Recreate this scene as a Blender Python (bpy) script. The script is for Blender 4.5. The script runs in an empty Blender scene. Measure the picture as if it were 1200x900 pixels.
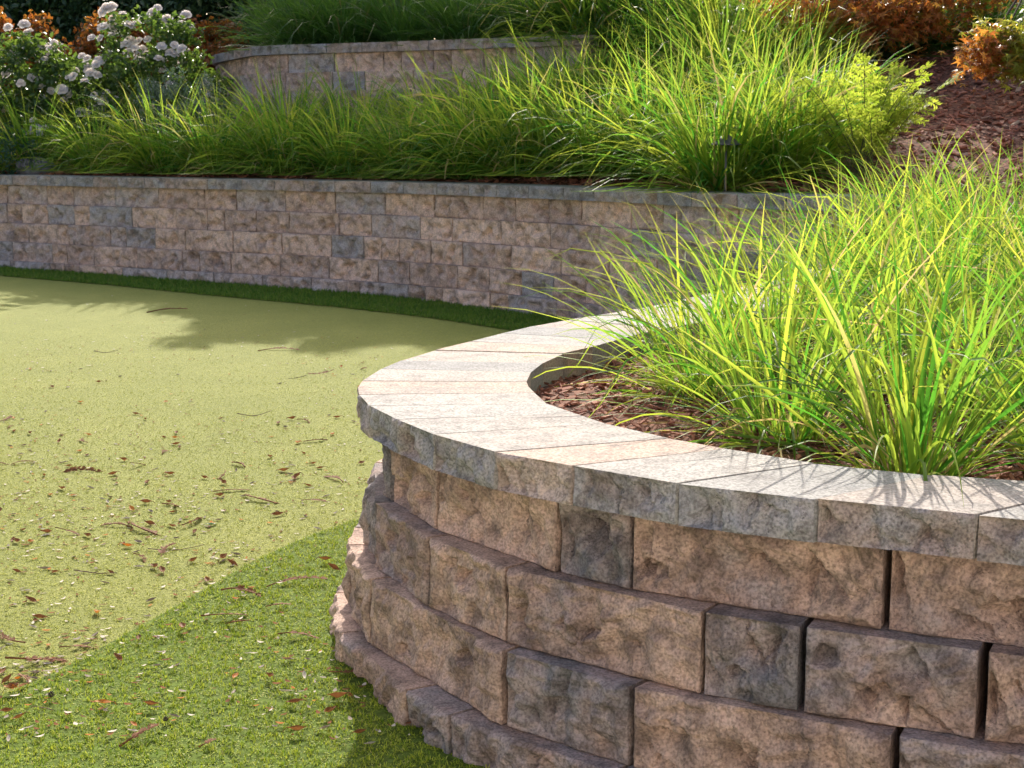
import bpy, math, random
import numpy as np
from mathutils import Vector

# ------------------------------------------------------------------ camera, light, exposure
scene = bpy.context.scene
C_ = scene.collection
ZO = 0.62                      # level of the curved wall's top above the turf at its foot
cam_d = bpy.data.cameras.new('camera'); cam = bpy.data.objects.new('camera', cam_d); C_.objects.link(cam)
cam.location = (0, 0, 0.594 + ZO); cam.rotation_euler = (math.radians(90 - 9.05), 0, 0)
cam_d.sensor_width = 36; cam_d.lens = 54; cam_d.clip_end = 2000; cam_d.clip_start = 0.05
cam_d.dof.use_dof = True; cam_d.dof.focus_distance = 3.4; cam_d.dof.aperture_fstop = 22
scene.camera = cam
SUN_EL = math.radians(32); SUN_AZ = math.radians(-3)      # azimuth from +Y towards +X
world = bpy.data.worlds.new('World'); scene.world = world; world.use_nodes = True
wn = world.node_tree.nodes; wl = world.node_tree.links
sky = wn.new('ShaderNodeTexSky'); sky.sky_type = 'NISHITA'; sky.sun_disc = False
sky.sun_elevation = SUN_EL; sky.sun_rotation = SUN_AZ; sky.air_density = 0.75; sky.dust_density = 4.0; sky.ozone_density = 0.2
bg = wn['Background']; bg.inputs['Strength'].default_value = 0.105
wl.new(sky.outputs[0], bg.inputs['Color'])
sun_d = bpy.data.lights.new('sun', 'SUN'); sun = bpy.data.objects.new('sun', sun_d); C_.objects.link(sun)
sun_d.energy = 2.75; sun_d.angle = math.radians(0.53); sun_d.color = (1.0, 0.93, 0.82)
_d = Vector((-math.sin(SUN_AZ)*math.cos(SUN_EL), -math.cos(SUN_AZ)*math.cos(SUN_EL), -math.sin(SUN_EL)))
sun.rotation_euler = _d.to_track_quat('-Z', 'Y').to_euler(); sun.location = (0, 8, 10)
scene.view_settings.view_transform = 'Standard'; scene.view_settings.look = 'None'
scene.view_settings.exposure = 1.42; scene.view_settings.gamma = 1
scene.render.engine = 'CYCLES'
scene.cycles.max_bounces = 8; scene.cycles.transparent_max_bounces = 4

rng = np.random.default_rng(7); random.seed(7)

# ------------------------------------------------------------------ helpers
def tag(o, label=None, cat=None, group=None, kind=None):
    if label: o['label'] = label
    if cat: o['category'] = cat
    if group: o['group'] = group
    if kind: o['kind'] = kind
    return o

def empty(name, loc=(0, 0, 0)):
    o = bpy.data.objects.new(name, None); o.empty_display_size = .1; o.location = loc; C_.objects.link(o); return o

def mesh_data(name, V, faces, mat=None, smooth=None, col=None):
    """V (n,3); faces: list of index lists or an (m,k) array; col: per-vertex rgba for attribute Col."""
    me = bpy.data.meshes.new(name)
    V = np.asarray(V, float)
    if isinstance(faces, np.ndarray):
        m, k = faces.shape
        me.vertices.add(len(V)); me.vertices.foreach_set('co', V.ravel().astype(np.float32))
        me.loops.add(m*k); me.loops.foreach_set('vertex_index', faces.ravel().astype(np.int32))
        me.polygons.add(m); me.polygons.foreach_set('loop_start', np.arange(0, m*k, k, dtype=np.int32))
        try: me.polygons.foreach_set('loop_total', np.full(m, k, dtype=np.int32))
        except Exception: pass
        me.update(calc_edges=True)
    else:
        me.from_pydata(V.tolist(), [], faces); me.update()
    if smooth is not None:
        sm = np.full(len(me.polygons), smooth, bool) if isinstance(smooth, bool) else np.asarray(smooth, bool)
        me.polygons.foreach_set('use_smooth', sm)
    if col is not None:
        a = me.attributes.new('Col', 'FLOAT_COLOR', 'POINT')
        a.data.foreach_set('color', np.asarray(col, np.float32).ravel())
    if mat: me.materials.append(mat)
    return me

def link(name, me, parent=None, loc=None):
    o = bpy.data.objects.new(name, me); C_.objects.link(o)
    if parent: o.parent = parent
    if loc is not None: o.location = loc
    return o

class Acc:
    """collects pieces into one mesh"""
    def __init__(s): s.V = []; s.F = []; s.S = []; s.C = []; s.n = 0
    def add(s, V, F, smooth=False, col=(0, 0, 0, 1)):
        V = np.asarray(V, float); s.V.append(V)
        for i, f in enumerate(F):
            s.F.append([int(q)+s.n for q in f]); s.S.append(smooth if isinstance(smooth, bool) else bool(smooth[i]))
        c = np.asarray(col, float); s.C.append(np.tile(c, (len(V), 1)) if c.ndim == 1 else c); s.n += len(V)
    def tube(s, pts, radii, sides=6, smooth=True, col=(0, 0, 0, 1)):
        pts = np.asarray(pts, float); n = len(pts); T = np.gradient(pts, axis=0); T /= np.linalg.norm(T, axis=1)[:, None] + 1e-12
        V = []
        for p, t, r in zip(pts, T, radii):
            a = np.cross(t, (0, 0, 1) if abs(t[2]) < .9 else (1, 0, 0)); a /= np.linalg.norm(a); b = np.cross(t, a)
            for k in range(sides):
                q = 2*math.pi*k/sides; V.append(p + r*(math.cos(q)*a + math.sin(q)*b))
        F = [[i*sides+k, i*sides+(k+1) % sides, (i+1)*sides+(k+1) % sides, (i+1)*sides+k] for i in range(n-1) for k in range(sides)]
        F += [list(range(sides))[::-1], [(n-1)*sides+k for k in range(sides)]]
        s.add(V, F, smooth, col)
    def data(s, name, mat): return mesh_data(name, np.vstack(s.V), s.F, mat, s.S, np.vstack(s.C))
    def build(s, name, mat, parent=None): return link(name, s.data(name, mat), parent)

def vnoise(p, seed=0):
    p = np.asarray(p, float); i = np.floor(p).astype(np.int64); f = p - i; f = f*f*f*(f*(f*6-15)+10)
    def h(a, b, c):
        n = (a*73856093) ^ (b*19349663) ^ (c*83492791) ^ (seed*2654435761 & 0x7fffffff)
        n = (n ^ (n >> 13))*1274126177 & 0x7fffffff; n = (n ^ (n >> 15))*668265263 & 0x7fffffff
        return ((n ^ (n >> 11)) & 0xffffff)/float(0xffffff)
    x, y, z = i[..., 0], i[..., 1], i[..., 2]; u, v, w = f[..., 0], f[..., 1], f[..., 2]
    L = lambda a, b, t: a + (b-a)*t
    return L(L(L(h(x, y, z), h(x+1, y, z), u), L(h(x, y+1, z), h(x+1, y+1, z), u), v),
             L(L(h(x, y, z+1), h(x+1, y, z+1), u), L(h(x, y+1, z+1), h(x+1, y+1, z+1), u), v), w)*2 - 1
def fbm(p, oct=4, seed=0):
    p = np.asarray(p, float); a = 1; r = 0
    for k in range(oct): r = r + a*vnoise(p*2**k + 17.3*k, seed+k); a *= .5
    return r
def lnoise(x, y, seed):
    """value noise with straight interpolation on a turned triangle grid: flat facets that meet in creases"""
    a = (seed*1.7) % 6.28; u = x*math.cos(a)-y*math.sin(a)+seed*3.1; v = x*math.sin(a)+y*math.cos(a)-seed*1.3; v = v*1.155; u = u+v*.5
    i = np.floor(u).astype(np.int64); j = np.floor(v).astype(np.int64); f = u-i; g = v-j
    def h(p, q):
        n = (p*73856093) ^ (q*19349663) ^ (seed*83492791 & 0x7fffffff); n = (n ^ (n >> 13))*1274126177 & 0x7fffffff; n = (n ^ (n >> 15))*668265263 & 0x7fffffff
        return ((n ^ (n >> 11)) & 0xffffff)/float(0xffffff)*2-1
    A, B, Cc, D = h(i, j), h(i+1, j), h(i, j+1), h(i+1, j+1)
    return np.where(f+g < 1, A+(B-A)*f+(Cc-A)*g, D+(Cc-D)*(1-f)+(B-D)*(1-g))
def sstep(a, b, x):
    t = np.clip((x-a)/(b-a), 0, 1); return t*t*(3-2*t)

# ------------------------------------------------------------------ materials
def new_mat(name):
    m = bpy.data.materials.new(name); m.use_nodes = True; nt = m.node_tree; return m, nt, nt.nodes['Principled BSDF'], nt.nodes['Material Output']
def N(nt, t, **kw):
    n = nt.nodes.new(t)
    for k, v in kw.items():
        if k in n.inputs: n.inputs[k].default_value = v
        else: setattr(n, k, v)
    return n
def ramp(nt, stops, interp='LINEAR'):
    r = nt.nodes.new('ShaderNodeValToRGB'); e = r.color_ramp.elements; r.color_ramp.interpolation = interp
    while len(e) < len(stops): e.new(.5)
    for x, (p, c) in zip(e, stops): x.position = p; x.color = (*c, 1) if len(c) == 3 else c
    return r
def mix(nt, fac, a, b, mode='MIX'):
    m = nt.nodes.new('ShaderNodeMix'); m.data_type = 'RGBA'; m.blend_type = mode
    for s, v in ((0, fac), (6, a), (7, b)):
        if isinstance(v, (int, float)): m.inputs[s].default_value = v
        elif isinstance(v, tuple): m.inputs[s].default_value = (*v, 1) if len(v) == 3 else v
        else: nt.links.new(v, m.inputs[s])
    return m.outputs[2]
def math_n(nt, op, a, b=None):
    m = nt.nodes.new('ShaderNodeMath'); m.operation = op
    for s, v in ((0, a), (1, b)):
        if v is None: continue
        if isinstance(v, (int, float)): m.inputs[s].default_value = v
        else: nt.links.new(v, m.inputs[s])
    return m.outputs[0]

def stone_mat(name, tan, mauve, grey, dark, bump=.5, var=1.7, brown=(.86, .80, .76)):
    m, nt, p, out = new_mat(name)
    co = N(nt, 'ShaderNodeTexCoord').outputs['Object']
    at = N(nt, 'ShaderNodeAttribute', attribute_name='Col'); sp = N(nt, 'ShaderNodeSeparateColor'); nt.links.new(at.outputs['Color'], sp.inputs[0])
    w = math_n(nt, 'MULTIPLY', sp.outputs[1], 40.0)
    def noise(scale, detail=5, rough=.6, wv=True):
        n = N(nt, 'ShaderNodeTexNoise', noise_dimensions='4D'); n.inputs['Scale'].default_value = scale; n.inputs['Detail'].default_value = detail; n.inputs['Roughness'].default_value = rough
        nt.links.new(co, n.inputs['Vector'])
        if wv: nt.links.new(w, n.inputs['W'])
        return n.outputs['Fac']
    a = noise(5.5, 4, .62)
    # tone of this block shifts which colour dominates
    t = math_n(nt, 'ADD', math_n(nt, 'MULTIPLY', math_n(nt, 'SUBTRACT', a, .5), var), sp.outputs[0])
    r = ramp(nt, [(.10, grey), (.34, mauve), (.52, tuple((q*.55+w_*.45)*k_ for q, w_, k_ in zip(mauve, tan, brown))), (.72, tan), (.97, tuple(min(1, q*1.14) for q in tan))]); nt.links.new(t, r.inputs[0])
    b = noise(17, 5, .62)
    rb = ramp(nt, [(.36, (0, 0, 0)), (.54, (1, 1, 1))]); nt.links.new(b, rb.inputs[0])
    c1 = mix(nt, rb.outputs[0], mix(nt, .62, r.outputs[0], dark), r.outputs[0])
    c = noise(190, 1.5, .5); rc = ramp(nt, [(.37, (.64, .62, .61)), (.5, (1, 1, 1)), (.65, (1.3, 1.28, 1.27))]); nt.links.new(c, rc.inputs[0])
    c2 = mix(nt, .85, c1, rc.outputs[0], 'MULTIPLY')
    v = N(nt, 'ShaderNodeTexVoronoi'); v.inputs['Scale'].default_value = 130; nt.links.new(co, v.inputs['Vector'])
    rv = ramp(nt, [(.07, (.25, .22, .2)), (.16, (1, 1, 1))]); nt.links.new(v.outputs['Distance'], rv.inputs[0])
    sel = noise(15, 2, .5); rs = ramp(nt, [(.5, (0, 0, 0)), (.62, (1, 1, 1))]); nt.links.new(sel, rs.inputs[0])
    c3 = mix(nt, math_n(nt, 'MULTIPLY', rs.outputs[0], .8), c2, mix(nt, 1.0, c2, rv.outputs[0], 'MULTIPLY'))
    nt.links.new(c3, p.inputs['Base Color']); p.inputs['Roughness'].default_value = .92; p.inputs['Specular IOR Level'].default_value = .25
    vb = N(nt, 'ShaderNodeTexVoronoi'); vb.inputs['Scale'].default_value = 105; nt.links.new(co, vb.inputs['Vector']); pit = N(nt, 'ShaderNodeMapRange'); pit.inputs['From Max'].default_value = .22; nt.links.new(vb.outputs['Distance'], pit.inputs['Value'])
    h = math_n(nt, 'ADD', math_n(nt, 'ADD', math_n(nt, 'MULTIPLY', noise(45, 3, .5), .8), math_n(nt, 'MULTIPLY', noise(260, 2, .6), .5)), math_n(nt, 'MULTIPLY', pit.outputs[0], .5))
    bu = N(nt, 'ShaderNodeBump'); bu.inputs['Strength'].default_value = bump; bu.inputs['Distance'].default_value = .0075
    nt.links.new(h, bu.inputs['Height']); nt.links.new(bu.outputs[0], p.inputs['Normal'])
    return m

M = {}
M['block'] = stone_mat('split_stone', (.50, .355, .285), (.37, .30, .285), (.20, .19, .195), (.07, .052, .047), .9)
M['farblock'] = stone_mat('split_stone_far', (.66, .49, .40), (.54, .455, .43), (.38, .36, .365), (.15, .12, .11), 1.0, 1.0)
M['cap'] = stone_mat('cap_concrete', (.41, .315, .26), (.37, .355, .33), (.27, .27, .267), (.21, .20, .19), .3, .45, (1, 1, 1))
M['capface'] = stone_mat('cap_split_face', (.48, .385, .34), (.40, .375, .375), (.30, .30, .315), (.10, .09, .09), 1.0)

def leaf_mat(name, dif, tra, dead=None, var=.5, transl=.45, rough=.38, spec=.45, base=None):
    """dif / tra: (colour A, colour B) for the reflected and the transmitted light; attribute Col r picks between, g runs along the leaf, b marks dead ones"""
    m, nt, p, out = new_mat(name)
    at = N(nt, 'ShaderNodeAttribute', attribute_name='Col'); sp = N(nt, 'ShaderNodeSeparateColor'); nt.links.new(at.outputs['Color'], sp.inputs[0])
    r, g, b = sp.outputs
    d = mix(nt, r, dif[0], dif[1]); t = mix(nt, r, tra[0], tra[1])
    if base is not None:
        rb = ramp(nt, [(.0, (1, 1, 1)), (.14, (0, 0, 0))]); nt.links.new(g, rb.inputs[0])
        d = mix(nt, math_n(nt, 'MULTIPLY', rb.outputs[0], .8), d, base); t = mix(nt, math_n(nt, 'MULTIPLY', rb.outputs[0], .8), t, base)
    if dead is not None:
        d = mix(nt, b, d, dead); t = mix(nt, b, t, dead)
    nt.links.new(d, p.inputs['Base Color']); p.inputs['Roughness'].default_value = rough; p.inputs['Specular IOR Level'].default_value = spec
    tr = N(nt, 'ShaderNodeBsdfTranslucent'); nt.links.new(t, tr.inputs['Color'])
    ms = N(nt, 'ShaderNodeMixShader'); ms.inputs[0].default_value = transl
    nt.links.new(p.outputs[0], ms.inputs[1]); nt.links.new(tr.outputs[0], ms.inputs[2]); nt.links.new(ms.outputs[0], out.inputs[0])
    return m
M['grass'] = leaf_mat('strappy_leaf', ((.03, .115, .02), (.15, .25, .035)), ((.12, .38, .03), (.60, .66, .07)), dead=(.55, .40, .18), transl=.50, base=(.20, .10, .04), rough=.5, spec=.13)
M['darkgrass'] = leaf_mat('dark_strappy_leaf', ((.03, .085, .02), (.06, .13, .025)), ((.10, .26, .03), (.18, .34, .04)), dead=(.25, .2, .08), transl=.4, rough=.35)
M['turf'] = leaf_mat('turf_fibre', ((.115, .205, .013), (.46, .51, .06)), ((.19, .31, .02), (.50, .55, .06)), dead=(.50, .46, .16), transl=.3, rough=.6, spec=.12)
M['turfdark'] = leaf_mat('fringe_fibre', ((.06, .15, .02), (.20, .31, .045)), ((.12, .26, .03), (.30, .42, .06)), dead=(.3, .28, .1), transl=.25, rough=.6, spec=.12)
M['pile'] = leaf_mat('putting_fibre', ((.20, .25, .03), (.53, .54, .10)), ((.22, .27, .03), (.50, .52, .09)), dead=(.56, .54, .22), transl=.25, rough=.7, spec=.1)
M['rose_leaf'] = leaf_mat('rose_leaf', ((.035, .085, .025), (.07, .12, .03)), ((.14, .26, .03), (.24, .36, .05)), transl=.35)
M['petal'] = leaf_mat('rose_petal', ((.86, .84, .84), (.88, .80, .74)), ((.88, .86, .85), (.90, .80, .72)), transl=.55, rough=.6, spec=.2)
M['barberry'] = leaf_mat('rust_leaf', ((.24, .075, .02), (.40, .15, .03)), ((.50, .14, .02), (.62, .28, .04)), dead=(.06, .08, .02), transl=.4)
M['silver'] = leaf_mat('silver_leaf', ((.16, .24, .17), (.26, .33, .24)), ((.16, .24, .14), (.2, .3, .16)), transl=.25)
M['teal'] = leaf_mat('blue_green_leaf', ((.03, .085, .05), (.06, .13, .08)), ((.08, .18, .08), (.10, .22, .1)), transl=.3)
M['fern'] = leaf_mat('golden_leaflet', ((.18, .27, .03), (.33, .39, .05)), ((.38, .54, .04), (.58, .64, .08)), transl=.5, spec=.12, rough=.6)
M['maple'] = leaf_mat('maple_leaf', ((.34, .12, .035), (.18, .22, .03)), ((.80, .28, .05), (.55, .60, .06)), dead=(.16, .08, .04), transl=.5)
def simple(name, col, rough=.8, spec=.3, metallic=0, noise=None):
    m, nt, p, out = new_mat(name); p.inputs['Roughness'].default_value = rough; p.inputs['Specular IOR Level'].default_value = spec; p.inputs['Metallic'].default_value = metallic
    if noise:
        co = N(nt, 'ShaderNodeTexCoord').outputs['Object']; n = N(nt, 'ShaderNodeTexNoise'); n.inputs['Scale'].default_value = noise; n.inputs['Detail'].default_value = 5; nt.links.new(co, n.inputs['Vector'])
        r = ramp(nt, [(.3, tuple(q*.55 for q in col)), (.7, tuple(min(1, q*1.35) for q in col))]); nt.links.new(n.outputs['Fac'], r.inputs[0]); nt.links.new(r.outputs[0], p.inputs['Base Color'])
        b = N(nt, 'ShaderNodeBump'); b.inputs['Strength'].default_value = .5; b.inputs['Distance'].default_value = .01; nt.links.new(n.outputs['Fac'], b.inputs['Height']); nt.links.new(b.outputs[0], p.inputs['Normal'])
    else: p.inputs['Base Color'].default_value = (*col, 1)
    return m
M['bark'] = simple('bark', (.10, .075, .055), .95, .2, noise=30)
M['stem'] = simple('stem', (.09, .10, .04), .8, .2, noise=40)
M['lamp'] = simple('dark_bronze', (.11, .11, .12), .4, .4, metallic=.4)
M['rock'] = simple('grey_rock', (.20, .20, .22), .9, .3, noise=12)
M['brownleaf'] = leaf_mat('dry_brown_leaf', ((.18, .075, .03), (.30, .13, .05)), ((.2, .08, .03), (.3, .12, .04)), transl=.2, rough=.6, spec=.1)
M['orangeleaf'] = leaf_mat('dry_orange_leaf', ((.42, .13, .025), (.50, .22, .05)), ((.5, .15, .02), (.5, .22, .04)), transl=.25, rough=.55, spec=.1)
M['paleleaf'] = leaf_mat('dry_pale_leaf', ((.40, .35, .27), (.62, .56, .46)), ((.3, .25, .18), (.4, .34, .25)), transl=.15, rough=.85, spec=.05)
M['greyleaf'] = leaf_mat('dry_grey_leaf', ((.20, .16, .12), (.34, .28, .22)), ((.2, .15, .1), (.25, .2, .14)), transl=.15, rough=.6, spec=.1)
M['sprig'] = leaf_mat('dry_needle', ((.17, .07, .035), (.30, .14, .07)), ((.2, .08, .03), (.26, .12, .05)), transl=.15, rough=.7, spec=.1)
M['twig'] = simple('twig', (.13, .085, .06), .9, .2)
M['cone'] = simple('cone', (.05, .04, .035), .9, .2)
M['greenleaf'] = leaf_mat('fallen_green_leaf', ((.03, .10, .05), (.08, .15, .05)), ((.05, .15, .05), (.1, .2, .05)), transl=.2)

def ground_mat():
    m, nt, p, out = new_mat('putting_turf')
    co = N(nt, 'ShaderNodeTexCoord').outputs['Object']
    def noise(s, d=3, r=.6):
        n = N(nt, 'ShaderNodeTexNoise'); n.inputs['Scale'].default_value = s; n.inputs['Detail'].default_value = d; n.inputs['Roughness'].default_value = r; nt.links.new(co, n.inputs['Vector']); return n.outputs['Fac']
    r = ramp(nt, [(.38, (.125, .15, .018)), (.5, (.235, .256, .040)), (.62, (.37, .375, .085))]); nt.links.new(math_n(nt, 'ADD', math_n(nt, 'MULTIPLY', noise(330, 3, .75), .6), math_n(nt, 'MULTIPLY', noise(120, 3, .7), .4)), r.inputs[0])
    r2 = ramp(nt, [(.35, (.9, .92, .86)), (.65, (1.06, 1.04, 1.08))]); nt.links.new(noise(2.2, 4, .6), r2.inputs[0])
    nt.links.new(mix(nt, 1.0, r.outputs[0], r2.outputs[0], 'MULTIPLY'), p.inputs['Base Color'])
    p.inputs['Roughness'].default_value = .85; p.inputs['Specular IOR Level'].default_value = .25
    p.inputs['Sheen Weight'].default_value = .08; p.inputs['Sheen Roughness'].default_value = .5; p.inputs['Sheen Tint'].default_value = (.8, .9, .5, 1)
    b = N(nt, 'ShaderNodeBump'); b.inputs['Strength'].default_value = .9; b.inputs['Distance'].default_value = .006; nt.links.new(noise(330, 3, .75), b.inputs['Height']); nt.links.new(b.outputs[0], p.inputs['Normal'])
    return m
M['green'] = ground_mat()
M['turfbase'] = simple('turf_backing', (.10, .145, .022), .95, .1, noise=60)
M['soil'] = simple('bare_ground', (.12, .10, .07), .95, .2, noise=3)
def mulch_mat():
    m, nt, p, out = new_mat('bark_mulch_soil')
    co = N(nt, 'ShaderNodeTexCoord').outputs['Object']
    v = N(nt, 'ShaderNodeTexVoronoi'); v.inputs['Scale'].default_value = 55; nt.links.new(co, v.inputs['Vector'])
    r = ramp(nt, [(0, (.05, .022, .015)), (.5, (.16, .07, .045)), (1, (.30, .14, .09))])
    s = N(nt, 'ShaderNodeSeparateColor'); nt.links.new(v.outputs['Color'], s.inputs[0]); nt.links.new(s.outputs[0], r.inputs[0])
    nt.links.new(r.outputs[0], p.inputs['Base Color']); p.inputs['Roughness'].default_value = .95; p.inputs['Specular IOR Level'].default_value = .2
    b = N(nt, 'ShaderNodeBump'); b.inputs['Strength'].default_value = 1; b.inputs['Distance'].default_value = .02; nt.links.new(s.outputs[1], b.inputs['Height']); nt.links.new(b.outputs[0], p.inputs['Normal'])
    return m
M['mulch'] = mulch_mat()
M['chip'] = leaf_mat('bark_chip', ((.16, .06, .04), (.48, .21, .14)), ((.1, .05, .03), (.1, .05, .03)), dead=(.42, .30, .22), transl=.02, rough=.85, spec=.2)

# ------------------------------------------------------------------ plan curves
def spline(P, step=.01, smooth=3):
    P = np.array(P, float); t = np.r_[0, np.cumsum(np.hypot(*np.diff(P, axis=0).T))]
    n = len(P); h = np.diff(t); A = np.zeros((n, n)); R = np.zeros((n, 2)); A[0, 0] = A[-1, -1] = 1
    for i in range(1, n-1):
        A[i, i-1] = h[i-1]; A[i, i] = 2*(h[i-1]+h[i]); A[i, i+1] = h[i]
        R[i] = 6*((P[i+1]-P[i])/h[i]-(P[i]-P[i-1])/h[i-1])
    Mm = np.linalg.solve(A, R); s = np.arange(0, t[-1], step); k = np.clip(np.searchsorted(t, s, side='right')-1, 0, n-2)
    a = (t[k+1]-s)[:, None]; b = (s-t[k])[:, None]; hk = h[k][:, None]
    Cc = (Mm[k]*a**3+Mm[k+1]*b**3)/(6*hk)+(P[k]/hk-Mm[k]*hk/6)*a+(P[k+1]/hk-Mm[k+1]*hk/6)*b
    w = np.hanning(2*smooth+1)[1:-1]; w /= w.sum(); m = len(w)//2
    Cp = np.vstack([2*Cc[0]-Cc[m:0:-1], Cc, 2*Cc[-1]-Cc[-2:-m-2:-1]])
    Cc = np.stack([np.convolve(Cp[:, i], w, 'valid') for i in (0, 1)], 1)
    d = np.r_[0, np.cumsum(np.hypot(*np.diff(Cc, axis=0).T))]; s = np.arange(0, d[-1], step)
    return np.stack([np.interp(s, d, Cc[:, i]) for i in (0, 1)], 1)

class Curve:
    """a wall's outer cap edge in plan; n points to its exposed side"""
    def __init__(s, P, side, step=.01):
        s.P = P; s.step = step; T = np.gradient(P, axis=0)
        w = np.hanning(17)[1:-1]; w /= w.sum()
        Tp = np.vstack([np.repeat(T[:1], 7, 0), T, np.repeat(T[-1:], 7, 0)]); T = np.stack([np.convolve(Tp[:, i], w, 'valid') for i in (0, 1)], 1)
        T /= np.hypot(*T.T)[:, None]; s.N = np.stack([-T[:, 1], T[:, 0]], 1)*side; s.L = (len(P)-1)*step
    def at(s, a, off=0.0):
        x = np.clip(np.asarray(a, float)/s.step, 0, len(s.P)-1.0001); i = x.astype(int); f = (x-i)[..., None]
        p = s.P[i]*(1-f)+s.P[i+1]*f; n = s.N[i]*(1-f)+s.N[i+1]*f; n = n/np.linalg.norm(n, axis=-1, keepdims=True)
        return p + n*np.asarray(off)[..., None] if np.ndim(off) else p + n*off
    def nrm(s, a):
        x = int(min(max(a/s.step, 0), len(s.P)-1)); return s.N[x]

NEAR_OUT = [(1.359, 2.158), (.992, 2.285), (.741, 2.399), (.511, 2.505), (.292, 2.621), (.113, 2.77), (-.033, 2.895), (-.162, 3.077), (-.245, 3.241), (-.322, 3.416), (-.362, 3.576), (-.375, 3.677), (-.374, 3.784), (-.343, 3.986), (-.302, 4.144), (-.219, 4.35), (-.122, 4.538), (-.013, 4.764), (.112, 4.989), (.261, 5.185), (.422, 5.396), (.603, 5.686), (.829, 6.076), (1.12, 6.55), (1.36, 7.05), (1.5, 7.5), (1.42, 7.85), (1.2, 8.12), (.93, 8.5), (.84, 8.74)]
_P = spline(NEAR_OUT, smooth=14)
_t0 = (_P[0]-_P[12]); _t0 /= np.hypot(*_t0)
EXT = 2.0
_ext = np.array([_P[0]+_t0*q for q in np.arange(EXT, .005, -.01)])
near = Curve(np.vstack([_ext, _P]), -1)
if near.nrm(EXT+.9)[1] > 0: near.N *= -1
FAR_OUT = [(-9.5, 15.2), (-7, 14.1), (-5.6, 13.4), (-4.6, 12.85), (-4.15, 12.6), (-3.36, 12.13), (-2.6, 11.68), (-1.89, 11.28), (-1.23, 10.88), (-.6, 10.4), (.02, 9.8), (.52, 9.22), (.96, 8.55), (1.2, 8.25), (1.6, 8.0), (1.95, 7.88)]
far = Curve(spline(FAR_OUT, smooth=25), -1)
if far.nrm(far.L*.6)[1] > 0: far.N *= -1
SEC_OUT = [(-2.9, 15.4), (-2.78, 14.6), (-2.45, 13.85), (-2.2, 13.3), (-1.42, 12.85), (-.69, 12.5), (.27, 11.95), (.62, 11.74)]
sec = Curve(spline(SEC_OUT, smooth=20), -1)
if sec.nrm(sec.L*.6)[1] > 0: sec.N *= -1
BACK_OUT = [(1.0, 14.3), (2.0, 13.95), (3.2, 13.75), (4.4, 13.75), (6.5, 14.1)]
back = Curve(spline(BACK_OUT, smooth=20), -1)
if back.nrm(back.L*.5)[1] > 0: back.N *= -1

def sdist(Q, poly, ):
    """signed distance to a polyline (positive on its left); and how far past its end, along it"""
    Q = np.asarray(Q, float); best = np.full(len(Q), 1e9); sg = np.zeros(len(Q))
    for a, b in zip(poly[:-1], poly[1:]):
        d = b-a; L2 = d@d; t = np.clip(((Q-a)@d)/L2, 0, 1); r = Q-(a+t[:, None]*d); ds = np.hypot(*r.T)
        c = d[0]*(Q[:, 1]-a[1])-d[1]*(Q[:, 0]-a[0]); u = ds < best-1e-9
        best = np.where(u, ds, best); sg = np.where(u, np.sign(c), sg)
    return best*sg
def inside(Q, poly):
    Q = np.asarray(Q, float); x, y = Q[:, 0], Q[:, 1]; r = np.zeros(len(Q), bool); n = len(poly); j = n-1
    for i in range(n):
        xi, yi = poly[i]; xj, yj = poly[j]
        if yi != yj: r ^= ((yi > y) != (yj > y)) & (x < (xj-xi)*(y-yi)/(yj-yi)+xi)
        j = i
    return r

far_c = far.at(np.arange(0, far.L, .06), -.2); near_c = near.at(np.arange(0, near.L, .06), -.2); sec_c = sec.at(np.arange(0, sec.L, .06), -.2)
_j = int(np.argmin(np.hypot(*(far_c-near_c[-1]).T)))
raised_poly = np.vstack([near_c, far_c[:_j][::-1], [(-12, 17), (-12, 26), (14, 26), (14, 1.2), near_c[0]+[3, -.5]]])
raised_poly = raised_poly[::1]
far_line = np.vstack([far_c, far_c[-1]+[.8, -.05], far_c[-1]+[2.2, -.6], far_c[-1]+[6, -3]])
sec_line = np.vstack([sec_c[0]+[-.4, 4.5], sec_c, sec_c[-1]+[1.0, -.2], sec_c[-1]+[4.0, -.2], sec_c[-1]+[8, 0]])

def zg(x, y): return .0187*(np.minimum(y, 13.5)-2.8) - .0*x
def mulch_h(Q):
    """height of the planted beds (world z)"""
    Q = np.asarray(Q, float); X, Y = Q[:, 0], Q[:, 1]
    dF = sdist(Q, far_line); dS = sdist(Q, sec_line)
    low = -.075 + .03*np.maximum(0, Y-4.2) + .10*np.maximum(0, X-.95)
    up = .235 + .24*np.clip(dF, 0, 3.5) + .07*np.maximum(0, X-1.6)
    wF = .05 + .75*sstep(0, 1.6, np.hypot(X-far_c[-1][0], Y-far_c[-1][1])*(X > far_c[-1][0]-.05))
    h = low + (up-low)*sstep(-wF, wF, dF)
    up2 = np.maximum(1.30 + .12*np.clip(dS, 0, 4), h)
    eL = np.maximum(0, Y-14.2); eR = np.maximum(0, X-sec_c[-1][0])
    wS = .05 + .9*sstep(0, 1.2, eL*(X < -1.5)) + 1.5*sstep(0, .9, eR)
    h = h + (up2-h)*sstep(-wS, wS, dS)
    return h + ZO + .012*fbm(np.stack([X*3, Y*3, X*0], -1), 3, 5)

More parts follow.
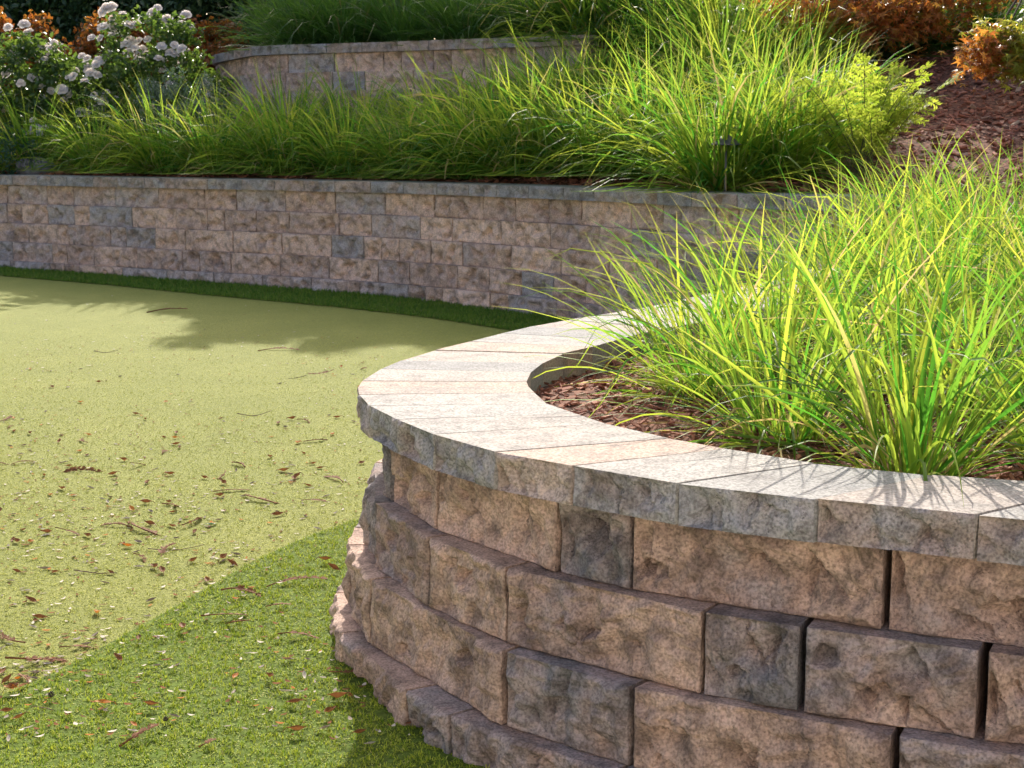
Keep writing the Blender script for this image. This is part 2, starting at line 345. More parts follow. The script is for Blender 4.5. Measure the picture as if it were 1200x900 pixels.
# ------------------------------------------------------------------ ground, green, turf, beds
def sheet(name, poly_or_box, zf, mat, step, inside_poly=None):
    x0, y0, x1, y1 = poly_or_box
    xs = np.arange(x0, x1+1e-6, step); ys = np.arange(y0, y1+1e-6, step); X, Y = np.meshgrid(xs, ys); Q = np.stack([X.ravel(), Y.ravel()], 1)
    nx, ny = len(xs), len(ys); i = np.arange(nx*ny).reshape(ny, nx)
    F = np.stack([i[:-1, :-1], i[:-1, 1:], i[1:, 1:], i[1:, :-1]], -1).reshape(-1, 4)
    z = zf(Q); return link(name, mesh_data(name, np.c_[Q, z], F, mat, True))
xs = np.array([-900, -200, -60, -20, -10, -5, 0, 5, 10, 20, 60, 200, 900.]); ys = np.array([-900, -200, -60, -20, -6, 0, 2.8, 8, 13.5, 20, 30, 60, 200, 900.])
X, Y = np.meshgrid(xs, ys); i = np.arange(X.size).reshape(X.shape)
F = np.stack([i[:-1, :-1], i[:-1, 1:], i[1:, 1:], i[1:, :-1]], -1).reshape(-1, 4)
tag(link('ground', mesh_data('ground', np.c_[X.ravel(), Y.ravel(), (np.clip(Y.ravel(), -6, 13.5)-2.8)*.0187-.03], F, M['soil'], False)), kind='structure')

def poly_sheet(name, pts, dz, mat):
    V = [(x, y, float(zg(x, y))+dz) for x, y in pts]
    return tag(link(name, mesh_data(name, V, [list(range(len(V)))], mat, False)), kind='structure')
o = sheet('putting_green', (-9, -3, 4, 15), lambda Q: zg(Q[:, 0], Q[:, 1]), M['green'], .5); tag(o, kind='structure')

NEAR_EDGE = [(-2.6, 1.6), (-1.9, 2.45), (-1.45, 2.95), (-1.2, 3.16), (-1.10, 3.24), (-1.04, 3.36), (-.985, 3.50), (-.935, 3.64), (-.88, 3.79), (-.82, 3.98), (-.745, 4.2), (-.665, 4.39), (-.57, 4.56), (-.46, 4.71), (-.2, 4.98), (.1, 5.3), (.45, 5.75)]
near_turf = NEAR_EDGE + [(.75, 5.7), (.2, 4.6), (0, 3.7), (.4, 2.9), (1.4, 2.4), (2.5, 1.9), (2.5, 1.0), (-2.0, 1.0)]
FAR_EDGE = [(-9, 14.4), (-6, 13.0), (-4.9, 12.4), (-3.96, 11.87), (-2.91, 11.2), (-2.13, 10.62), (-1.11, 9.93), (-.53, 9.45), (-.08, 8.97), (.4, 8.35), (.8, 7.7), (.95, 7.0), (.7, 6.2)]
far_turf = FAR_EDGE + [(1.2, 6.8), (1.6, 7.6), (1.0, 8.6), (.6, 9.3), (0, 10.0), (-1.2, 11.1), (-2.6, 11.9), (-4.2, 12.8), (-6, 13.8), (-9, 15.2)]
poly_sheet('turf_base', near_turf, .004, M['turfbase'])
poly_sheet('fringe_base', far_turf, .004, M['turfbase'])

def blades_mesh(name, Q, h, w, mat, tone, lean=.6, clump=None):
    n = len(Q); ph = rng.uniform(0, 2*np.pi, n); le = h*rng.uniform(.6, 1.25, n); ln = np.abs(rng.normal(0, lean, n)) + .15
    d = np.stack([np.cos(ph), np.sin(ph)], 1); px = np.stack([-d[:, 1], d[:, 0]], 1); z0 = zg(Q[:, 0], Q[:, 1])
    b = np.c_[Q, z0+.002]; mid = np.c_[Q+d*(le*.5*np.sin(ln*.6))[:, None], z0+le*.5*np.cos(ln*.6)]
    a2 = np.minimum(ln*1.7, 1.75); tip = mid + np.c_[d*(le*.5*np.sin(a2))[:, None], le*.5*np.cos(a2)]
    W = np.c_[px*(w*.5), np.zeros(n)]
    V = np.stack([b-W, b+W, mid+W*.95, mid-W*.95, tip+W*.35, tip-W*.35], 1).reshape(-1, 3)
    k = np.arange(n)[:, None]*6
    F = np.concatenate([k+np.array([0, 1, 2, 3]), k+np.array([3, 2, 4, 5])], 0)
    col = np.stack([np.clip(tone+rng.normal(0, .28, n), 0, 1), np.ones(n), np.where(rng.random(n) < .06, rng.uniform(.3, .9, n), 0), np.ones(n)], 1)
    return link(name, mesh_data(name, V, F, mat, False, np.repeat(col, 6, 0)))
def tuft_points(box, poly, density, per=7, spread=.004):
    x0, y0, x1, y1 = box; n = int((x1-x0)*(y1-y0)*density/per); Q = np.c_[rng.uniform(x0, x1, n), rng.uniform(y0, y1, n)]
    Q = Q[inside(Q, poly)]; t = rng.random(len(Q)); Q2 = np.repeat(Q, per, 0)+rng.normal(0, spread, (len(Q)*per, 2)); return Q2, np.repeat(t, per)
wall_foot = np.vstack([near.at(np.arange(0, near.L, .05), .0), [(6, 9), (6, 1.5)]])
def vis_near(Q): return (np.abs(Q[:, 0]) < .36*Q[:, 1]+.12) & ~inside(Q, wall_foot)
Q1, t1 = tuft_points((-1.6, 2.45, .2, 5.3), near_turf, 62000); k = vis_near(Q1)
o = blades_mesh('turf_grass', Q1[k], .0125, .0022, M['turf'], .18+.64*t1[k], 1.0); tag(o, 'short bright artificial turf pile beside the curved wall', 'turf', kind='stuff')
Q1, t1 = tuft_points((-3.4, 2.6, .15, 9.6), np.array([(-4, 2), (.3, 2), (.3, 10), (-4, 10)]), 34000, 4, .003)
k = vis_near(Q1) & ~inside(Q1, near_turf) & (rng.random(len(Q1)) < np.clip((9.6-Q1[:, 1])/5.2, 0, 1)**1.3); o = blades_mesh('putting_pile', Q1[k], .0055, .0019, M['pile'], .2+.6*t1[k], 1.1); tag(o, 'very short pale pile of the putting green', 'turf', kind='stuff')
Q1, t1 = tuft_points((-5.2, 6.6, 1.3, 13.4), far_turf, 15000, 6, .008)
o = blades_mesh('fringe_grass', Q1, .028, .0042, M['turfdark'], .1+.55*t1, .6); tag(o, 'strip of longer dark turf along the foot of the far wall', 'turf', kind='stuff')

step = .07
def mulch_z(Q):
    h = mulch_h(Q); return np.where(inside(Q, raised_poly), h, -.9+0*h)
o = sheet('planting_bed', (-8.5, 1.5, 8.5, 22), mulch_z, M['mulch'], step); tag(o, kind='structure')

def scatter_chips(n, box, name, size):
    x0, y0, x1, y1 = box; Q = np.c_[rng.uniform(x0, x1, n), rng.uniform(y0, y1, n)]
    inn = near.at(np.arange(0, near.L, .05), -.33); poly = np.vstack([inn, raised_poly[len(near_c):]])
    Q = Q[inside(Q, poly)]; Q = Q[(np.abs(Q[:, 0]) < .36*Q[:, 1]+.3)]
    Q = Q[np.abs(sdist(Q, far_c)) > .22]
    n = len(Q); z = mulch_h(Q)+rng.uniform(.0, .012, n)
    L = size*rng.uniform(.5, 1.6, n); W = L*rng.uniform(.25, .6, n); T = L*rng.uniform(.08, .2, n)
    ph = rng.uniform(0, 2*np.pi, n); ti = rng.normal(0, .35, n); tj = rng.normal(0, .35, n)
    ax = np.stack([np.cos(ph), np.sin(ph), np.tan(ti)], 1); ax /= np.linalg.norm(ax, axis=1)[:, None]
    ay = np.stack([-np.sin(ph), np.cos(ph), np.tan(tj)], 1); ay /= np.linalg.norm(ay, axis=1)[:, None]; az = np.cross(ax, ay)
    c = np.c_[Q, z]; V = []
    for sx, sy, sz in ((-1, -1, -1), (1, -.7, -1), (.8, 1, -1), (-.9, .8, -1), (-1, -1, 1), (1, -.7, 1), (.8, 1, 1), (-.9, .8, 1)):
        V.append(c+ax*(L*sx/2)[:, None]+ay*(W*sy/2)[:, None]+az*(T*sz/2)[:, None])
    V = np.stack(V, 1).reshape(-1, 3); k = np.arange(n)[:, None]*8
    F = np.concatenate([k+np.array(q) for q in ([0, 3, 2, 1], [4, 5, 6, 7], [0, 1, 5, 4], [1, 2, 6, 5], [2, 3, 7, 6], [3, 0, 4, 7])], 0)
    col = np.repeat(np.stack([rng.random(n), np.ones(n), np.where(rng.random(n) < .12, rng.random(n), 0), np.ones(n)], 1), 8, 0)
    return tag(link(name, mesh_data(name, V, F, M['chip'], False, col)), 'loose red brown bark chips covering the planting beds', 'bark mulch', kind='stuff')
scatter_chips(16000, (-.2, 2.5, 2.2, 6.0), 'bark_mulch', .02)
scatter_chips(26000, (-4.6, 6.0, 4.6, 14), 'bark_mulch_upper', .045)

# ------------------------------------------------------------------ split-face stone
BH, CH = .152, .076
_seed = [100]
def split_face(L, H, nu, nv, bulge, rough, seed, top_crisp=True):
    """outward relief of a split stone face on a (nu+1, nv+1) grid; v = 0 at the top"""
    r = np.random.default_rng(seed)
    u = np.linspace(0, 1, nu+1)[:, None]; v = np.linspace(0, 1, nv+1)[None, :]; x = u*L; y = v*H
    e = np.minimum(np.minimum(x, L-x), np.minimum(y+.002, H-y)*1.15)+0*x
    P = np.stack(np.broadcast_arrays(x, y, 0*x+seed*1.37), -1)
    wx = x+.012*vnoise(P*14, seed+80); wy = y+.012*vnoise(P*14, seed+81)
    d = bulge*(1-np.exp(-np.maximum(e, 0)/(.015*(1+.7*vnoise(P*22, seed+1)))))
    for k in range(r.integers(4, 8)):       # cleavage planes
        a = r.uniform(0, 2*np.pi); g = r.uniform(.2, .95); cx, cy = r.uniform(.1, .9)*L, r.uniform(.1, .9)*H
        pl = bulge*r.uniform(.3, .95) + g*((x-cx)*np.cos(a)+(y-cy)*np.sin(a)) + .004*vnoise(P*20, seed+60+k); d = np.minimum(d, np.maximum(pl, .12*bulge))
    d = d + rough*(.0125*lnoise(wx*13, wy*13, seed) + .0085*lnoise(wx*25, wy*25, seed+1) + .0045*lnoise(wx*52, wy*52, seed+2) + .0022*fbm(P*70, 2, seed+9))*np.minimum(1, .3+e/.018)
    for k in range(int(r.integers(4, 8)) if rough > .4 else 1):    # fractures: a sharp step down, then the stone comes back
        cx, cy = r.uniform(.15, .97)*L, r.uniform(.2, .85)*H; a = r.uniform(-.5, 1.5); w = r.uniform(.012, .05)
        ss = (x-cx)*np.cos(a)+(y-cy)*np.sin(a) + .012*vnoise(P*28, seed+30+k)+.005*vnoise(P*80, seed+40+k); ll = -(x-cx)*np.sin(a)+(y-cy)*np.cos(a)
        d = d - rough*r.uniform(.018, .036)*sstep(-.001, .002, ss)*np.exp(-np.maximum(ss, 0)/r.uniform(.012, .04))*np.exp(-(ll/w)**4)*np.minimum(1, e/.008+.2)
    if rough > .9:
        for k in range(int(r.integers(1, 3))):
            cx, cy = r.uniform(.2, .92)*L, r.uniform(.3, .8)*H; R = r.uniform(.012, .026); a = r.uniform(.1, .9); uu = (x-cx)*np.cos(a)+(y-cy)*np.sin(a); vv = -(x-cx)*np.sin(a)+(y-cy)*np.cos(a)
            q = np.hypot(uu/1.5, vv)+.010*vnoise(P*40, seed+70+k)+.006*vnoise(P*95, seed+75+k)
            d = d - r.uniform(.022, .036)*sstep(R, R*.8, q)*np.clip(.75-.45*vv/R, .25, 1)
    tail = np.minimum(1, y/.004) if top_crisp else 1
    return d*np.where(y < .004, tail, 1)

def stone(curve, s0, s1, ztop, H, off, depth, res, seed, bulge=.017, rough=1.0, gap=.002, inner=None, chord=True, tone=None, wob=.0):
    """one block or cap along the curve -> verts, faces, smooth flags, colours"""
    r = np.random.default_rng(seed+5000)
    L = s1-s0; nu = max(3, int(L/res)); nv = max(2, int(H/res))
    a0, a1 = s0+gap, s1-gap; p0, p1 = curve.at(a0, off), curve.at(a1, off)
    t = np.linspace(0, 1, nu+1)
    base = p0+(p1-p0)*t[:, None] if chord else curve.at(a0+(a1-a0)*t, off)
    nrm = np.array([-(p1-p0)[1], (p1-p0)[0]]); nrm /= np.linalg.norm(nrm)
    if nrm @ curve.nrm((a0+a1)/2) < 0: nrm = -nrm
    n2 = np.tile(nrm, (nu+1, 1)) if chord else np.array([curve.nrm(q) for q in a0+(a1-a0)*t])
    D = split_face(L, H, nu, nv, bulge, rough, seed)
    z = ztop - H*np.linspace(0, 1, nv+1) + wob*r.normal()
    G = np.empty((nu+1, nv+1, 3)); G[..., :2] = base[:, None, :]+n2[:, None, :]*D[..., None]; G[..., 2] = z[None, :]
    if inner is None:
        q0, q1 = curve.at(a0, off-depth), curve.at(a1, off-depth)
        q0 = p0-n2[0]*depth*1.0 if np.hypot(*(q1-q0)) > np.hypot(*(p1-p0))*1.02 else q0
        q1 = p1-n2[-1]*depth*1.0 if np.hypot(*(q1-q0)) > np.hypot(*(p1-p0))*1.3 else q1
    else: q0, q1 = inner
    Bk = q0+(q1-q0)*t[:, None]
    V = [G.reshape(-1, 3)]; Fc = []; S = []; W = nv+1
    flip = np.cross(np.r_[p1-p0, 0], np.r_[n2[0], 0])[2] > 0
    for i in range(nu):
        for j in range(nv): Fc.append([i*W+j, (i+1)*W+j, (i+1)*W+j+1, i*W+j+1]); S.append(True)
    n = (nu+1)*W
    top = np.concatenate([G[:, 0], np.c_[Bk, np.full(nu+1, z[0])]]); bot = np.concatenate([G[:, -1], np.c_[Bk, np.full(nu+1, z[-1])]])
    V += [top, bot]; m = nu+1
    Fc.append([n+i for i in range(m)][::-1]+[n+m+i for i in range(m)]); S.append(False)
    nb = n+2*m
    Fc.append([nb+i for i in range(m)]+[nb+m+i for i in range(m)][::-1]); S.append(False)
    k = nb+2*m; bq = np.array([[*Bk[0], z[0]], [*Bk[-1], z[0]], [*Bk[-1], z[-1]], [*Bk[0], z[-1]]]); V.append(bq)
    Fc.append([k, k+3, k+2, k+1] if False else [k, k+1, k+2, k+3]); S.append(False)
    k += 4
    for i, bi in ((0, 0), (nu, 1)):
        side = np.concatenate([G[i], [[*Bk[0 if bi == 0 else -1], z[-1]], [*Bk[0 if bi == 0 else -1], z[0]]]]); V.append(side)
        idx = [k+q for q in range(len(side))]; Fc.append(idx if bi == 0 else idx[::-1]); S.append(False); k += len(side)
    V = np.vstack(V)
    if flip: Fc = [f[::-1] for f in Fc]
    tn = r.uniform(.05, .95) if tone is None else tone
    col = np.tile([tn, r.random(), 0, 1], (len(V), 1))
    return V, Fc, S, col

def nseed(): _seed[0] += 1; return _seed[0]
def fix_normals(o):
    import bmesh
    bm = bmesh.new(); bm.from_mesh(o.data); bmesh.ops.recalc_face_normals(bm, faces=bm.faces[:]); bm.to_mesh(o.data); bm.free()

def fill(a, b, sizes, r):
    out = [a]
    while b-out[-1] > .6: out.append(out[-1]+r.choice(sizes))
    if b-out[-1] > .35: out.append(out[-1]+.165 if r.random() < .5 else (out[-1]+b)/2)
    return out+[b] if b-out[-1] > .08 else out[:-1]+[b]

# --- the curved wall in front
SZ = [.455, .455, .455, .30, .30, .165]
joints = {1: [.44, .81, 1.30, 1.47, 1.90], 2: [.64, .94, 1.12, 1.57, 1.86, 2.20], 3: [.47, .77, 1.24, 1.54, 2.11], 4: [.50, .95, 1.25, 1.65, 1.81, 2.21]}
tones = {1: {.81: .55, .44: .66, 1.30: .3, 1.47: .95, 1.90: .72}, 2: {.64: .4, .94: .28, 1.12: .6, 1.57: .75, 1.86: .42}, 3: {.47: .5, .77: .62, 1.24: .3, 1.54: .72}, 4: {1.65: .2, 1.25: .4, 1.81: .55}}
nearw = tag(empty('retaining_wall', (0, 3.2, float(zg(0, 3.2)))), 'low curved stone retaining wall in the foreground with a broad pale cap', 'retaining wall', 'stone retaining walls of the garden')
nearw_off = Vector(nearw.location)
def add_child(name, data, mat, parent, slots=None):
    V, F_, S, col = data; V = V-np.array(parent.location); me = mesh_data(name, V, F_, mat, S, col); o = link(name, me, parent)
    return o
rb_ = np.random.default_rng(21)
for c in (1, 2, 3, 4, 5):
    zt = ZO-CH-BH*(c-1); off = -.05+.039*(c-1)
    js = [EXT+q for q in joints.get(c, [.5, .9, 1.4, 1.7, 2.1])]
    left = fill(EXT-1.2, js[0], SZ, rb_); right = fill(js[-1], near.L-.02, SZ, rb_)
    allj = left[:-1]+js+right[1:]
    for a, b in zip(allj[:-1], allj[1:]):
        if a > EXT+5.2 and c > 1 : pass
        vis = EXT+.25 < a and a < EXT+2.6 and c < 5
        tn = None
        for k_, v_ in tones.get(c, {}).items():
            if abs(a-EXT-k_) < .01: tn = v_
        gap = float(rb_.choice([.0035, .0045, .006, .0085]))
        if c == 5 and not (EXT < a < EXT+2.6): continue
        add_child('block', stone(near, a, b, zt, BH-.002, off, .26, .003 if vis else .02, nseed(), .033, 1.0 if vis else .5, gap, tone=(tn if tn is not None else rb_.uniform(.18, .95))), M['block'], nearw)
# caps: traced joints, outer arc position and inner end
capj = [(0, (1.676, 2.349)), (.39, (1.303, 2.487)), (.66, (1.018, 2.601)), (.92, (.752, 2.69)), (1.17, (.561, 2.793)), (1.40, (.415, 2.928)), (1.59, (.316, 3.032)), (1.81, (.198, 3.191)), (2.00, (.14, 3.313)), (2.19, (.078, 3.446)), (2.35, (.053, 3.60)), (2.46, (.04, 3.69)), (2.56, (.036, 3.77)), (2.77, (.049, 3.926)), (2.93, (.083, 4.095)), (3.15, (.144, 4.279)), (3.36, (.234, 4.42))]
caps = [(EXT+a, np.array(q)) for a, q in capj]
a = EXT-.36
pre = []
while a > EXT-1.2: pre.append((a, near.at(a, -.37))); a -= .36
caps = pre[::-1]+caps
a = EXT+3.36+.22
while a < near.L-.02: caps.append((a, near.at(a, -.38))); a += .21 if a < EXT+5.6 else .27
cap_t = [.45, .3, .5, .2, .35, .85, .42, .4, .32, .38, .6, .9, .45, .12, .5, .82, .3, .1, .6, .35]
def cap_stone(curve, a, b, ztop, seed, inner, res, parent, tone, bulge=.012):
    dat = stone(curve, a, b, ztop, CH-.001, 0.0, .38, res, seed, bulge, .75, .0034, inner=inner, chord=True, tone=tone, wob=.0006)
    V, F_, S, col = dat; o = add_child('capstone', dat, M['cap'], parent); o.data.materials.append(M['capface'])
    mi = np.array([1 if s else 0 for s in S], np.int32); o.data.polygons.foreach_set('material_index', mi); return o
for i, ((a, p), (b, q)) in enumerate(zip(caps[:-1], caps[1:])):
    d = (q-p)/np.linalg.norm(q-p)*.0012
    vis = EXT-.1 < a < EXT+3.6
    cap_stone(near, a, b, ZO, nseed(), (p+d, q-d), .0045 if vis else .015, nearw, cap_t[(i-len(pre)) % len(cap_t)])

# --- the walls behind: each course one mesh of blocks, each capstone a part
def far_wall(curve, s0, s1, ztop, ncourse, label, capw, res, batter=.039, depth=.27, sizes=SZ, caplen=(.26, .34), endcap=True):
    e = tag(empty('retaining_wall', (*[float(q) for q in curve.at((s0+s1)/2)], ztop-CH-BH*ncourse)), label, 'retaining wall', 'stone retaining walls of the garden')
    r = np.random.default_rng(int(abs(ztop)*1000)+3)
    for c in range(ncourse):
        acc = Acc(); zt = ztop-CH-BH*c; off = -.05+batter*c
        js = [s0+.03]
        while js[-1] < s1-.1: js.append(min(js[-1]+r.choice(sizes), s1-.03))
        for a, b in zip(js[:-1], js[1:]):
            if b-a < .05: continue
            V, F_, S, col = stone(curve, a, b, zt, BH-.002, off, depth, res, nseed(), .026, 1.35, .005, tone=float(np.clip(r.normal(.54, .26), .12, 1)))
            acc.add(V-np.array(e.location), F_, S, col)
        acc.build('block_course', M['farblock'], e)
    a = s0
    while a < s1-.12:
        b = min(a+r.uniform(*caplen), s1)
        cap_stone(curve, a, b, ztop, nseed(), (curve.at(a+.001, -capw), curve.at(b-.001, -capw)), res, e, float(np.clip(r.normal(.38, .2), 0, 1)))
        a = b
    return e
def s_of(curve, x=None, y=None):
    P = curve.P; return float(np.argmin(np.abs(P[:, 0]-x) if x is not None else np.abs(P[:, 1]-y)))*curve.step
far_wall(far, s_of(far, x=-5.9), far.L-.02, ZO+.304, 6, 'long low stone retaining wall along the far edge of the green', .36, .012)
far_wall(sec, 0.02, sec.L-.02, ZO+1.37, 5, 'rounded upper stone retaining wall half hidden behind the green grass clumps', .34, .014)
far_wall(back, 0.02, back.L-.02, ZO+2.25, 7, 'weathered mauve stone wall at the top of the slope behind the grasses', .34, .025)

# ------------------------------------------------------------------ strappy grass
def grass_data(name, seed, n, L, width, spread, droop, mat, r0=.07, lean=(0, 0), seg=7, crease=True, dead=.03, straw=.14, kink=.12, upright=.0):
    r = np.random.default_rng(seed)
    ph = r.uniform(0, 2*np.pi, n); rad = r0*np.sqrt(r.random(n)); base = np.stack([rad*np.cos(ph), rad*np.sin(ph), np.full(n, -.015)], 1)
    ph2 = ph + r.normal(0, .7, n); th = np.abs(r.normal(0, spread, n))*.75 + .25*spread*rad/r0 + upright; th = np.minimum(th, 1.35)
    Ls = L*r.uniform(.5, 1.15, n)*(1-.12*(th > .9)); dr = droop*r.gamma(2.0, .5, n)
    dirh = np.stack([np.cos(ph2), np.sin(ph2)], 1)+np.array(lean)[None]*r.uniform(.3, 1.2, n)[:, None]; dirh /= np.linalg.norm(dirh, axis=1)[:, None]
    side = np.stack([-dirh[:, 1], dirh[:, 0], np.zeros(n)], 1); tw = r.normal(0, .5, n); bend = r.normal(0, .25, n)
    kinkat = np.where(r.random(n) < kink, r.integers(3, seg, n), 99); kinka = r.uniform(.5, 1.3, n)
    st = r.random(n) < straw; Ls = np.where(st, Ls*.38, Ls); th = np.where(st, th*1.25+.2, th)
    P = base.copy(); ang = th.copy(); rows = []; w = width*r.uniform(.65, 1.2, n)
    cols = 3 if crease else 2
    for k in range(seg+1):
        t = k/seg; az = bend*t
        dh = dirh*np.cos(az)[:, None]+side[:, :2]*np.sin(az)[:, None]
        sd = np.stack([-dh[:, 1], dh[:, 0], np.zeros(n)], 1)
        up = np.stack([-dh[:, 0]*np.cos(ang), -dh[:, 1]*np.cos(ang), np.sin(ang)], 1)
        twk = tw*(.4+t); s_ = sd*np.cos(twk)[:, None]+up*np.sin(twk)[:, None]
        prof = (.65+.6*t if t < .35 else .86) * (1 if t < .55 else max(.05, 1-((t-.55)/.45)**1.6))
        ww = (w*prof*.5)[:, None]
        if crease:
            nn = np.cross(s_, np.stack([dh[:, 0]*np.sin(ang), dh[:, 1]*np.sin(ang), np.cos(ang)], 1)); rows.append(np.stack([P-s_*ww, P+nn*ww*.35, P+s_*ww], 1))
        else: rows.append(np.stack([P-s_*ww, P+s_*ww], 1))
        ang2 = ang+dr*(.25+1.1*t)/seg*1.4 + np.where(k == kinkat, kinka, 0); ang2 = np.minimum(ang2, 2.6)
        stp = Ls/seg; am = (ang+ang2)/2
        P = P+np.stack([dh[:, 0]*np.sin(am), dh[:, 1]*np.sin(am), np.cos(am)], 1)*stp[:, None]; ang = ang2
        P[:, 2] = np.maximum(P[:, 2], .004)
    A = np.stack(rows, 1)                     # n, seg+1, cols, 3
    V = A.reshape(-1, 3); idx = np.arange(len(V)).reshape(n, seg+1, cols)
    F_ = np.concatenate([np.stack([idx[:, :-1, q], idx[:, :-1, q+1], idx[:, 1:, q+1], idx[:, 1:, q]], -1).reshape(-1, 4) for q in range(cols-1)], 0)
    tone = np.clip(r.normal(.45, .28, n), 0, 1); dd = np.where(r.random(n) < dead, r.uniform(.4, 1, n), 0); dd = np.where(st, r.uniform(.2, 1, n), dd); tone = np.clip(r.normal(.45, .34, n), 0, 1)
    col = np.zeros((n, seg+1, cols, 4)); col[..., 0] = tone[:, None, None]; tt = np.linspace(0, 1, seg+1)
    col[..., 1] = tt[None, :, None]; tipd = np.where(r.random(n) < .45, r.uniform(.2, .9, n), 0)
    col[..., 2] = np.maximum(dd[:, None, None], (tipd[:, None]*np.clip((tt-.82)/.18, 0, 1)[None])[..., None]); col[..., 3] = 1
    return mesh_data(name, V, F_, mat, True, col.reshape(-1, 4))

def place(name, me, x, y, rz, sc, label, cat, group, sz=None, dz=0.0):
    z = float(mulch_h(np.array([[x, y]]))[0]); o = link(name, me); o.location = (x, y, z+dz); o.rotation_euler = (0, 0, rz); o.scale = (sc, sc, sz or sc)
    return tag(o, label, cat, group)

G_NEAR = 'strappy grass clumps in the bed behind the curved wall'
near_me = [grass_data('grass_clump', 40+i, n, L, (.0092, .0078, .0075, .0075)[i], sp, dr, M['grass'], r0, ln, 8, True, .05, .12) for i, (n, L, sp, dr, r0, ln) in enumerate([
    (190, .56, .78, .80, .08, (-.05, -.05)), (240, .60, .95, .9, .10, (-.75, -.15)), (260, .57, .90, .9, .10, (-.3, -.12)), (290, .60, .85, .85, .11, (-.2, -.1))])]
near_spots = [
    (.80, 2.98, 0, 1.0, .2, 'upright grass clump with reddish base at the front edge of the near bed'),
    (.62, 3.46, 1, 1.0, .4, 'grass clump arching left over bare bark just behind the front clump'),
    (.50, 4.02, 1, .92, -.3, 'grass clump spilling low over the left curve of the pale cap'),
    (.74, 4.40, 1, .95, 0, 'grass clump at the back left of the near bed beside the cap'),
    (.98, 4.12, 2, 1.05, 1.1, 'dense grass clump in the middle of the near bed'),
    (1.12, 3.62, 2, 1.0, 2.1, 'grass clump right of the middle of the near bed, behind the upright clump'),
    (1.12, 3.05, 0, .92, 3.3, 'grass clump with drooping silvery blades at the right border of the photo'),
    (1.45, 3.75, 3, .95, 4.0, 'darker grass clump against bark at the right border of the photo'),
    (1.0, 5.05, 1, .85, .2, 'grass clump leaning left over the receding cap near the far wall'),
    (1.32, 4.85, 3, 1.0, 5.0, 'grass clump behind the middle clump, in front of the wall corner'),
    (1.62, 4.60, 2, 1.0, 2.6, 'grass clump deep in the right half of the near bed'),
    (1.27, 5.75, 3, 1.0, .9, 'rear grass clump hiding the end of the receding cap'),
    (1.72, 5.60, 3, 1.05, 3.9, 'tall grass clump reaching up before the bark slope'),
    (2.08, 5.20, 2, 1.0, 1.7, 'grass clump low on the right, before the sunlit bark slope'),
    (1.68, 6.60, 1, 1.0, .1, 'grass clump tucked into the corner where the walls meet'),
    (2.15, 6.35, 3, .95, 2.9, 'grass clump on rising bark behind the tall one'),
    (2.55, 6.00, 2, .95, 4.4, 'short grass clump at the right border below the bark slope'),
    (1.95, 7.15, 2, .95, 3.4, 'rearmost grass clump of the near bed at the far wall end')]
for x, y, mi, sc, rz, lab in near_spots:
    place('grass_clump', near_me[mi], x, y, rz if mi in (0, 2, 3) else rz*.5, sc, lab, 'grass clump', G_NEAR)

